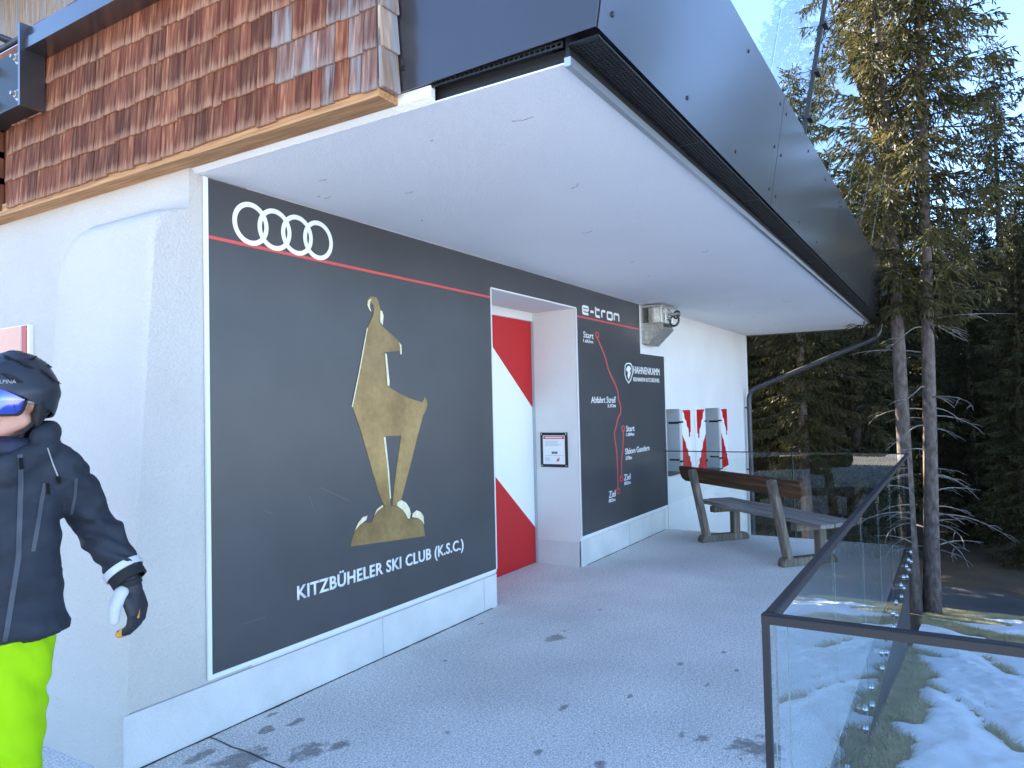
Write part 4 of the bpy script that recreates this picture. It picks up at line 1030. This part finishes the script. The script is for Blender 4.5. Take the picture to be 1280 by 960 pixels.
# jacket
def folds(c):
    n = noise.noise(V3((c.x*9, c.y*9, c.z*5)))*.012 + noise.noise(V3((c.x*5, c.y*5, c.z*20+c.x*9)))*.009 + noise.noise(V3((c.x*22-c.z*14, c.y*20, c.z*9)))*.006
    if c.x > .17 or c.x < -.27: n += .0095*math.sin((c.z*1.0+c.x*.55)*95+6*noise.noise(c*9))*(.4+.9*abs(noise.noise(c*7+V3((3, 1, 2)))))
    elif c.z < 1.1: n += .005*math.sin(c.z*34+c.x*22+2*noise.noise(c*6))
    return n
jk = [('h', [((BX, .01, 1.40), (.185, .125, .08)), ((BX, .01, 1.20), (.188, .138, .06))]), ('h', [((BX, .01, 1.20), (.188, .138, .06)), ((BX+.004, .01, 1.02), (.187, .140, .06))]), ('h', [((BX+.004, .01, 1.02), (.187, .140, .05)), ((BX+.010, .01, .925), (.198, .15, .04))]),
      ('h', [((BX, .01, 1.44), (.13, .09, .06)), ((BX+.01, .015, 1.515), (.088, .085, .04))]), ('c', V3((BX+.10, .01, 1.455)), .075, SL[0]+V3((-.01, 0, -.015)), .078), ('c', V3((BX-.10, .01, 1.455)), .075, SR[0], .078),
      ('c', SL[0], .079, SL[1], .068), ('c', SL[1], .068, SL[2]+V3((0, 0, .02)), .054), ('c', SR[0], .079, SR[1], .068), ('c', SR[1], .068, SR[2], .054)]
hood = [(.085, -.045, 1.535), (.105, .04, 1.55), (.065, .105, 1.555), (-.01, .13, 1.55), (-.09, .10, 1.545), (-.13, .03, 1.54), (-.12, -.05, 1.53)]
for a, b in zip(hood[:-1], hood[1:]): jk.append(('c', V3(a), .043, V3(b), .043))
jk.append(('h', [((.085, -.06, 1.50), .035), ((0.0, -.115, 1.475), .025), ((-.02, -.09, 1.43), .05), ((.09, 0, 1.47), .05)]))
JK = blob('jacket', jk, .0095, 'jacket_cloth', PE, 5, folds, cut=lambda c: c.z < .895+.02*math.sin(c.x*7) and abs(c.x-BX) < .26)
from mathutils.bvhtree import BVHTree
jbm = bmesh.new(); jbm.from_mesh(JK.data); TR = BVHTree.FromBMesh(jbm)
def drape(name, pts, wd, mt, lift=.003, th=.003, par=JK):
    """flat tape laid on the jacket's front; pts are (x, z)"""
    bm = bmesh.new(); rows = []
    P = []
    for (a, b) in zip(pts[:-1], pts[1:]):
        k = max(2, int(math.hypot(b[0]-a[0], b[1]-a[1])/.015))
        P += [(a[0]+(b[0]-a[0])*i/k, a[1]+(b[1]-a[1])*i/k) for i in range(k)]
    P.append(pts[-1])
    for i, (x, z) in enumerate(P):
        q = P[min(i+1, len(P)-1)]; q0 = P[max(i-1, 0)]; d = V3((q[0]-q0[0], q[1]-q0[1])).normalized(); nx, nz = -d.y, d.x
        row = []
        for s in (-wd/2, 0, wd/2):
            o = V3((x+nx*s, -1, z+nz*s)); h = TR.ray_cast(o, V3((0, 1, 0)))
            y = h[0].y-lift if h[0] else 0
            row.append(bm.verts.new((o.x, y, o.z)))
        rows.append(row)
    for a, b in zip(rows[:-1], rows[1:]):
        for k in range(2): bm.faces.new((a[k], b[k], b[k+1], a[k+1]))
    bmesh.ops.solidify(bm, geom=bm.faces[:], thickness=th)
    return bm_obj(name, bm, mt, par, smooth=True)
sx_ = lambda px: (px-8)/468; sz_ = lambda py: 1.6-(py-523)/387
drape('front_zip', [(sx_(19), sz_(566)), (sx_(20), sz_(600)), (sx_(17), sz_(690)), (sx_(7), sz_(750)), (sx_(0), sz_(790))], .014, 'zip_grey')
drape('pocket_zip', [(sx_(50), sz_(604)), (sx_(43), sz_(640)), (sx_(35), sz_(684))], .012, 'zip_grey')
drape('pocket_zip', [(sx_(91), sz_(601)), (sx_(90), sz_(625)), (sx_(86), sz_(650))], .009, 'zip_grey')
drape('drawcord', [(sx_(53), sz_(560)), (sx_(60), sz_(580)), (sx_(68), sz_(600))], .004, 'reflective_band', .004, .003)
drape('cord_stop', [(sx_(66), sz_(596)), (sx_(69), sz_(606))], .011, 'black_foam', .007, .008)
drape('zip_pull', [(sx_(20), sz_(570)), (sx_(21), sz_(584))], .012, 'black_foam', .007, .005)
drape('zip_pull', [(sx_(53), sz_(604)), (sx_(55), sz_(618))], .010, 'black_foam', .007, .005)
# reflective cuff band round the left sleeve end
def ring_tube(name, c, axis, r, h, mt, par, th=.004, n=28, ex=1.0):
    axis = V3(axis).normalized(); a = axis.orthogonal().normalized(); b = axis.cross(a); bm = bmesh.new(); rows = []
    for k in range(n):
        d = (a*math.cos(2*math.pi*k/n)+b*math.sin(2*math.pi*k/n)); rows.append([bm.verts.new(V3(c)+d*rr_+axis*s) for rr_, s in ((r, -h/2), (r+th, -h/2+.002), (r+th, h/2-.002), (r, h/2))])
    for k in range(n):
        A_, B_ = rows[k], rows[(k+1) % n]
        for j in range(3): bm.faces.new((A_[j], B_[j], B_[j+1], A_[j+1]))
    fix(bm); return bm_obj(name, bm, mt, par, smooth=True)
ax = (SL[2]-SL[1]).normalized()
ring_tube('cuff_band', SL[2]-ax*.004, ax, .062, .026, 'reflective_band', JK); ring_tube('cuff', SL[2]+ax*.022, ax, .050, .045, 'black_foam', JK, .008)
axr = (SR[2]-SR[1]).normalized(); ring_tube('cuff_band', SR[2]-axr*.012, axr, .058, .020, 'reflective_band', JK)
blob('neck_gaiter', [('h', [((.0, -.02, 1.50), (.070, .078, .03)), ((.002, -.02, 1.528), (.062, .076, .012))])], .008, 'gaiter_blue', PE, 3)
# trousers
tf = lambda c: .014*noise.noise(V3((c.x*9, c.y*9, c.z*5))) + .009*noise.noise(V3((c.x*18+c.z*12, c.y*18, c.z*14))) + .004*math.sin(c.z*36+c.x*30+5*noise.noise(c*6))
blob('trousers', [('h', [((BX, .01, .96), (.155, .12, .05)), ((BX, .01, .86), (.165, .125, .05))]), ('h', [((.012, .005, .87), (.105, .115, .05)), ((-.005, -.015, .50), (.088, .092, .04))]), ('h', [((-.005, -.015, .50), (.088, .092, .04)), ((.01, .02, .16), (.098, .105, .05))]),
     ('h', [((-.125, .005, .87), (.1, .115, .05)), ((-.19, -.015, .50), (.088, .092, .04))]), ('h', [((-.19, -.015, .50), (.088, .092, .04)), ((-.2, .02, .16), (.098, .105, .05))])], .011, 'lime_cloth', PE, 4, tf)
for x in (.01, -.2):
    bt = blob('ski_boot', [('h', [((x, .045, .06), (.052, .06, .05)), ((x, -.16, .05), (.045, .06, .04))]), ('h', [((x, .045, .07), (.055, .062, .06)), ((x, .02, .27), (.066, .075, .03))]), ('h', [((x, -.19, .03), (.045, .03, .026)), ((x, .10, .03), (.045, .03, .026))])], .009, 'boot_plastic', PE, 3)
    for z, y in ((.10, -.12), (.13, -.06), (.20, -.045)):
        bm = bmesh.new(); add_box(bm, x-.055, x+.06, y-.012, y+.012, z, z+.008); bm_obj('buckle', bm, 'alu', bt, bevel=.002)
# gloves
def glove(wr, hd, out, side):
    """wr wrist, hd hand direction, out = back-of-hand direction"""
    hd = hd.normalized(); out = (out-hd*out.dot(hd)).normalized(); ac = hd.cross(out)*side      # across, towards the thumb
    L = lambda a, o_, h: wr+ac*a+out*o_+hd*h
    pr = [('h', [(L(0, 0, -.01), .036), (L(0, .003, .02), .034)]), ('h', [(L(.03, 0, .05), .021), (L(-.034, 0, .05), .02), (L(.034, .006, .10), .019), (L(-.036, .006, .092), .017), (L(0, .004, .03), .03)])]
    tips = []
    for a, l0, l1, r in ((.036, .040, .040, .0145), (.013, .045, .042, .015), (-.011, .042, .040, .0145), (-.034, .034, .032, .013)):
        k0 = L(a, .006, .10); k1 = k0+(hd*.92-out*.38).normalized()*l0; k2 = k1+(hd*.55-out*.84).normalized()*l1*.7; k3 = k2+(hd*.05-out*1.0).normalized()*l1*.5
        pr += [('c', k0, r*1.08, k1, r), ('c', k1, r, k2, r*.95), ('c', k2, r*.95, k3, r*.85)]; tips.append((k1, k2, k3, r))
    g = blob('glove', pr, .0042, 'glove_black', PE, 2)
    t0 = L(.036, -.012, .018); t1 = L(.062, -.03, .058); t2 = L(.060, -.045, .100)
    blob('thumb', [('c', t0, .024, t1, .021), ('c', t1, .021, t2, .0175)], .0042, 'glove_grey', g, 2)
    am = []
    for k1, k2, k3, r in tips: am += [('c', k2-hd*.001-out*.006, r*.93, k3-out*.002+hd*.003, r*.92)]
    blob('fingertip_patch', am, .0042, 'glove_amber', g, 1)
    blob('knuckle_patch', [('h', [(L(.02, .021, .085), (.006, .006, .006)), (L(.042, .012, .075), (.006, .006, .006)), (L(.03, .020, .115), (.005, .005, .005))])], .004, 'glove_amber', g, 1)
    ring_tube('wrist_strap', L(0, 0, -.004), hd, .036, .022, 'black_foam', g, .004)
    return g
glove(V3((.338, .0, 1.022)), V3((.20, -.08, -1)), V3((.75, -.55, .05)), 1)
glove(SR[2]+axr*.05, V3((.1, -.3, -1)), V3((-1, 0, 0)), -1)
# helmet
def shell(name, rx, ry, rz, lim, mt, par, z0=.015, y0=.012, th=.006, nth=26, nph=56, bump=None):
    bm = bmesh.new(); rows = []
    for k in range(nph):
        ph = 2*math.pi*k/nph; row = []
        zl = lim(ph); tl = math.acos(max(-.99, min(.99, (zl-z0)/rz)))
        for i in range(nth+1):
            th_ = .02+(tl-.02)*i/nth; q = bump(ph, th_) if bump else 0
            row.append(bm.verts.new(HM @ V3((math.sin(th_)*math.sin(ph)*(rx+q), y0-math.sin(th_)*math.cos(ph)*(ry+q), z0+math.cos(th_)*(rz+q)))))
        rows.append(row)
    for k in range(nph):
        A_, B_ = rows[k], rows[(k+1) % nph]
        for i in range(nth): bm.faces.new((A_[i], A_[i+1], B_[i+1], B_[i]))
    bm.faces.new([r[0] for r in rows]); fix(bm)
    bmesh.ops.solidify(bm, geom=bm.faces[:], thickness=th); fix(bm)
    return bm_obj(name, bm, mt, par, smooth=True, angle=50)
def hlim(ph):       # ph=0 front; sides over the ear lower, back lowest
    f = (1-math.cos(ph))/2; return .040-.072*min(1, f*2.2)-.034*max(0, f-.5)*2
def hbump(ph, th):
    return .0015*math.sin(ph*2+th*7)*math.sin(th) + .0035*max(0, math.sin(th*8+abs(math.sin(ph))*2.2))**3
HE = shell('helmet', .112, .138, .140, hlim, 'helmet_shell', PE, bump=hbump)
# brim ridge, vents, earpads, dial
def on_shell(ph, th, off=0.0, rx=.112, ry=.138, rz=.140): 
    q = hbump(ph, th)+off; return HM @ V3((math.sin(th)*math.sin(ph)*(rx+q), .012-math.sin(th)*math.cos(ph)*(ry+q), .015+math.cos(th)*(rz+q)))
for (ph, th, lp, lt, sk_) in ((.55, .62, .26, .07, .1), (1.05, .85, .28, .075, .12), (1.55, .62, .30, .06, -.1), (.75, 1.22, .26, .075, .1), (1.75, 1.15, .25, .06, .15), (2.3, .85, .26, .07, 0), (-.55, .62, .26, .07, -.1), (-1.05, .85, .28, .075, -.12), (-.75, 1.22, .26, .075, -.1), (-1.75, 1.15, .25, .06, -.15), (2.3, 1.3, .2, .05, 0)):
    bm = bmesh.new(); n = 18; ou = []; inn = []
    c = bm.verts.new(on_shell(ph, th, .0012))
    for i in range(n):
        a = 2*math.pi*i/n; u = math.cos(a); v = math.sin(a)*(1-.55*abs(u))
        inn.append(bm.verts.new(on_shell(ph+lp*.62*u, th+lt*v*.62+sk_*u, .0012))); ou.append(bm.verts.new(on_shell(ph+lp*u, th+lt*v+sk_*u, .0055 if v > 0 else .002)))
    for i in range(n):
        j = (i+1) % n; bm.faces.new((c, inn[i], inn[j])); bm.faces.new((inn[i], ou[i], ou[j], inn[j]))
    fix(bm); bm_obj('vent', bm, 'black_foam', HE)
for s in (-1, 1):
    ep = blob('ear_pad', [('h', [(hp(.086*s, .015, -.01), (.016, .034, .028)), (hp(.082*s, .005, -.065), (.015, .026, .03)), (hp(.078*s, .045, -.035), (.014, .02, .025))])], .006, 'black_foam', HE, 2)
    ring_tube('ear_ring', hp(.098*s, .012, -.03), HR @ V3((1, 0, 0)), .022, .01, 'helmet_shell', ep, .004)
    tube('chin_strap', [hp(.083*s, -.005, -.075), hp(.06*s, -.035, -.115), hp(0, -.055, -.133)], .006, 'black_foam', HE, 6)
bm = bmesh.new(); add_tube(bm, [hp(0, .125, -.03), hp(0, .142, -.033)], [.026, .022], 16); bm_obj('fit_dial', bm, 'black_foam', HE)
blob('neck_pad', [('h', [(hp(.05, .085, -.035), .02), (hp(-.05, .085, -.035), .02), (hp(0, .11, -.03), .02)])], .007, 'black_foam', HE, 2)
def band(name, ph0, ph1, zc, hw, rx, ry, y0, mt, par, th=.004, n=40, rnd=True, zb=0.0):
    bm = bmesh.new(); rows = []
    for k in range(n+1):
        t = k/n; ph = ph0+(ph1-ph0)*t; e = min(t, 1-t)*8 if rnd else 1; s = math.sqrt(max(0.05, 1-(1-min(1, e))**2))
        nose = .022*math.exp(-(ph/.22)**2) if rnd else 0
        row = []
        for i in range(7):
            v = -1+i/3.0; z = zc+(hw*s)*v; 
            if v < 0: z += nose*(-v)
            c = 1-.06*v*v
            row.append(bm.verts.new(HM @ V3((math.sin(ph)*rx*c, y0-math.cos(ph)*ry*c, z+zb*(1-math.cos(ph))))))
        rows.append(row)
    for a, b in zip(rows[:-1], rows[1:]):
        for i in range(6): bm.faces.new((a[i], b[i], b[i+1], a[i+1]))
    fix(bm); bmesh.ops.solidify(bm, geom=bm.faces[:], thickness=th); fix(bm); return bm_obj(name, bm, mt, par, smooth=True)
GG = band('goggles', -1.28, 1.28, -.004, .053, .092, .110, -.006, 'black_foam', PE, .022)
band('lens', -1.16, 1.16, -.004, .045, .0965, .1145, -.006, 'goggle_lens', GG, .003)
band('goggle_frame', -1.24, 1.24, .043, .004, .0965, .1145, -.006, 'zip_grey', GG, .004, rnd=False); 
for s in (-1, 1):
    tube('goggle_strap', [hp(.088*s, -.04, -.012), hp(.097*s, -.012, -.014), hp(.103*s, .03, -.006)], .0045, 'print_grey', GG, 6)
text_obj('lettering', 'ALPINA', lambda u, v, w_: on_shell(.62+u, 1.36-v, .0045+w_), -.22, 0, .44, .085, .0, .001, 'print_grey', HE, .01)

# ------------------------------------------------------------------ trees
def spruce_mesh(seed, H, zb, Rm, dz, twig, mt, droop=.28, sparse=0.0, lean=0.0, r0=.13, fw=1.0, seg=(.0, .34, .68)):
    rng = np.random.RandomState(seed)
    # trunk
    bm = bmesh.new(); n = 22; pts = []; rad = []
    for i in range(n+1):
        t = i/n; z = -0.4+(H+.4)*t; pts.append((lean*z*.0+.03*math.sin(z*.5+seed), .03*math.sin(z*.37+seed*2), z)); rad.append(max(.012, r0*(1-t)**.85*(1+.35*math.exp(-max(z, 0)*2.2))))
    add_tube(bm, pts, rad, 12); tm = bpy.data.meshes.new('trunk'); bm.to_mesh(tm); bm.free(); tm.polygons.foreach_set('use_smooth', [True]*len(tm.polygons)); tm.materials.append(MATS['trunk_bark'])
    C, D, Ls, Wd = [], [], [], []; BV, BF = [], []
    z = zb; az = rng.rand()*6.28; bv = 0
    while z < H-.15:
        t = (z-zb)/(H-zb); L = Rm*((1-t)**.75)*(.35+.65*min(1, (t+.03)/.16))*rng.uniform(.62, 1.12)+.12; az += 2.399+rng.uniform(-.4, .4)
        el = .25*t-.05+rng.uniform(-.12, .12); k = max(5, int(L/.22)); dr = droop*(1-.6*t)*rng.uniform(.7, 1.3)
        s = np.linspace(0, 1, k+1); r_ = L*s; zz = z+L*(math.tan(el)*s - dr*s**1.4 + .16*s**3)
        bend_a = az+rng.uniform(-.25, .25)*s; bx, by = np.cos(bend_a)*r_, np.sin(bend_a)*r_
        P = np.stack([bx, by, zz], 1)
        # branch wood: thin 3-sided tube
        rb = (.006+.011*L/1.6)*(1-s*.85)
        for i in range(k+1):
            for q in range(3):
                a = q*2.094; BV.append((P[i, 0]-math.sin(az)*rb[i]*math.cos(a), P[i, 1]+math.cos(az)*rb[i]*math.cos(a), P[i, 2]+rb[i]*math.sin(a)))
        for i in range(k):
            for q in range(3): b = bv+i*3; BF.append((b+q, b+(q+1) % 3, b+3+(q+1) % 3, b+3+q))
        bv += (k+1)*3
        # side twigs
        m = int(L/.055*twig)
        tt = rng.uniform(.06+.10*sparse, 1.0, m); base = np.stack([np.interp(tt, s, P[:, i]) for i in range(3)], 1)
        sd = rng.choice([-1, 1], m); da = az+sd*rng.uniform(.55, 1.25, m); ln = (.10+.34*(1-tt)*min(1, L)+.05)*rng.uniform(.5, 1.15, m)
        el2 = rng.uniform(-1.15, .0, m)-.25*dr
        d = np.stack([np.cos(da)*np.cos(el2), np.sin(da)*np.cos(el2), np.sin(el2)], 1)
        keep = rng.rand(m) > sparse*.5
        base, d, ln = base[keep], d[keep], ln[keep]; m = len(ln)
        for u in seg:
            jit = rng.normal(0, .16, (m, 3)); dd = d+jit; dd[:, 2] -= .25*u; dd /= np.linalg.norm(dd, axis=1)[:, None]
            C.append(base+d*(ln*u)[:, None]); D.append(dd); Ls.append((ln*rng.uniform(.42, .62, m)+.03)*(3/len(seg))**.6); Wd.append(fw*rng.uniform(.014, .030, m)*(1.15-.3*u))
        # tip tuft
        C.append(P[-2:-1]); D.append((P[-1:]-P[-2:-1])/np.linalg.norm(P[-1]-P[-2])); Ls.append(np.array([.3])); Wd.append(np.array([.02]))
        z += dz*rng.uniform(.6, 1.4)*(1-.45*t)
    C = np.concatenate(C); D = np.concatenate(D); Ls = np.concatenate(Ls); Wd = np.concatenate(Wd); n = len(C)
    rv = rng.normal(0, 1, (n, 3)); sd = np.cross(D, rv); sd /= np.linalg.norm(sd, axis=1)[:, None]+1e-9
    a = C; b = C+D*(Ls*.5)[:, None]+sd*Wd[:, None]; c = C+D*Ls[:, None]; e = C+D*(Ls*.42)[:, None]-sd*Wd[:, None]
    V = np.stack([a, b, c, e], 1).reshape(-1, 3); Fq = np.arange(4*n).reshape(-1, 4)
    o = np_mesh('crown', V, Fq, mt); cm = o.data; bpy.data.objects.remove(o)
    o = np_mesh('branches', np.array(BV), np.array(BF), 'twig_bark'); bmm = o.data; bpy.data.objects.remove(o)
    return tm, cm, bmm
KIND = {
 'tall_a': spruce_mesh(1, 17.5, 4.6, 1.7, .078, 2.6, 'needles_sunlit', .30, .2, r0=.118, fw=.55, seg=(0, .18, .36, .54, .72, .9)),
 'tall_b': spruce_mesh(2, 18.5, 4.6, 1.7, .078, 2.6, 'needles_sunlit', .26, .25, r0=.115, fw=.55, seg=(0, .18, .36, .54, .72, .9)),
 'dense_a': spruce_mesh(3, 14.0, 1.1, 2.3, .075, 2.0, 'needles', .36, .0, r0=.17, fw=.7, seg=(0, .25, .5, .75)),
 'dense_b': spruce_mesh(4, 17.0, 1.6, 2.5, .075, 2.2, 'needles', .42, .05, r0=.18),
 'dense_c': spruce_mesh(5, 15.0, 0.4, 2.6, .07, 2.1, 'needles', .45, .0, r0=.18),
 'shade_d': spruce_mesh(6, 15.0, 2.6, 2.4, .07, 2.2, 'needles', .5, .0, r0=.18, fw=.75, seg=(0, .25, .5, .75)),
}
def tree(kind, x, y, label, group=None, sc=1.0, rot=None, z=None, tilt=(0, 0), name='spruce_tree'):
    zz = float(gz(np.array(x), np.array(y))) if z is None else z
    t = empty(name, (x, y, zz-.02), random.uniform(0, 6.28) if rot is None else rot); t.scale = (sc, sc, sc)
    t.rotation_euler[0] = tilt[0]; t.rotation_euler[1] = tilt[1]
    tag(t, label, 'tree', group)
    tm, cm, bm_ = KIND[kind]
    link('trunk', tm, None, t); link('crown', cm, None, t); link('branches', bm_, None, t); return t
p2 = gpt(1163, 768); p1 = gpt(1149, 767)
T2 = tree('tall_b', p2[0], p2[1], 'tall bare-trunked spruce with dead lower branches beside the road', rot=0.0, tilt=(R(1.3), 0))
T1 = tree('tall_a', p1[0]-.0, p1[1]+.05, 'tall spruce with leaning bare trunk twinned with its straight neighbour', rot=2.0)
T1.rotation_euler = (R(-1.3), 0, 0)
# dead lower branches of the straight trunk
bm = bmesh.new(); rgn = random.Random(9)
for i in range(34):
    z = rgn.uniform(1.0, 5.6); a = rgn.uniform(-2.7, -.4) if i < 24 else rgn.uniform(.3, 2.8); L = rgn.uniform(.35, 1.15); dr = rgn.uniform(.15, .75)
    pts = [(math.cos(a+.25*math.sin(s*3))*L*s+.0, math.sin(a+.25*math.sin(s*3))*L*s, z+L*(.22*s-dr*s*s)) for s in np.linspace(.04, 1, 8)]
    add_tube(bm, pts, [.013*(1-s*.75) for s in np.linspace(0, 1, 8)], 5)
    for q in range(3):
        s = rgn.uniform(.4, .95); b = pts[int(s*7)]; a2 = a+rgn.choice((-1, 1))*rgn.uniform(.4, 1.1); l2 = rgn.uniform(.1, .35)
        add_tube(bm, [b, (b[0]+math.cos(a2)*l2*.5, b[1]+math.sin(a2)*l2*.5, b[2]-.05*l2), (b[0]+math.cos(a2)*l2, b[1]+math.sin(a2)*l2, b[2]-.3*l2)], [.005, .004, .002], 4)
db = bm_obj('dead_branches', bm, 'dead_wood', T2); db.rotation_euler = (0, 0, 0)
def at(px, X):     # lateral place of an upright thing seen at column px
    d = ray(px, 560); return X, d.y/d.x*X
x, y = at(1262, 25); tree('dense_a', x, y, 'sunlit pointed spruce standing alone against the blue sky', sc=1.0, rot=1.0)
x, y = at(1006, 18.0); tree('shade_d', x, y, 'dark spruce with pale straight trunk behind the bench', sc=.78, rot=.2)
x, y = at(1277, 19.5); tree('dense_c', x, y, 'low dark spruce with slim trunk just across the forest road', sc=.52, rot=2.2)
LBL = 'dark evergreen spruce in the shaded forest beyond the road'; GRP = 'spruces of the forest beyond the road'
spots = [(965, 21, 'dense_c', .78), (1040, 22, 'shade_d', .88), (1075, 19.5, 'dense_c', .9), (1100, 26, 'dense_b', 1.0), (1215, 22, 'dense_c', .56), (1135, 30, 'dense_a', .7),
         (1185, 33, 'dense_b', .62), (1240, 31, 'dense_c', .66), (985, 28, 'dense_b', .75), (1060, 33, 'dense_c', 1.1), (940, 25, 'dense_b', .7), (1318, 24, 'dense_b', .62), (1335, 19, 'dense_c', .6), (1300, 32, 'dense_a', .9), (1020, 40, 'dense_b', 1.0), (1150, 42, 'dense_c', .7), (1225, 44, 'dense_a', .75),
         (955, 36, 'dense_c', .85), (1000, 34, 'dense_c', .85), (1085, 41, 'dense_c', 1.0), (1120, 36, 'dense_c', .8), (1170, 27, 'dense_c', .62), (1200, 38, 'dense_c', .75), (1265, 37, 'dense_c', .7), (1290, 45, 'dense_c', .8), (1110, 52, 'dense_c', 1.0), (1180, 54, 'dense_c', .8), (1245, 55, 'dense_c', .85), (1045, 50, 'dense_c', 1.1), (985, 48, 'dense_c', 1.1)]
for i, (px, X, k, sc) in enumerate(spots):
    x, y = at(px, X); tree(k, x, y, LBL, GRP, sc, i*1.3)
# mostly unseen trees added for reflections in the glass and to shade the ground
rgf = random.Random(12)
side = [(21, -4.5), (26, -7), (22, -9.5), (30, -5.5), (33, -11), (27, -14), (36, -8), (24, -20), (38, -18),
        (16.8, 6.6), (18.4, 9.0), (21, 8), (23.5, 10.5), (25, 7.5), (20.5, 11.5), (28, 9), (31, 14), (37, 11), (35, 19), (26, 13), (30, 10.5), (33, 8.5), (34, 15), (39, 15), (42, 10), (40, 20), (45, 17), (44, 6), (48, 11), (27, 17), (31, 22)]
for i, (x, y) in enumerate(side):
    tree(rgf.choice(['dense_b', 'dense_c', 'shade_d']), x+rgf.uniform(-.8, .8), y+rgf.uniform(-.8, .8), LBL, GRP, rgf.uniform(.9, 1.15), rgf.uniform(0, 6))
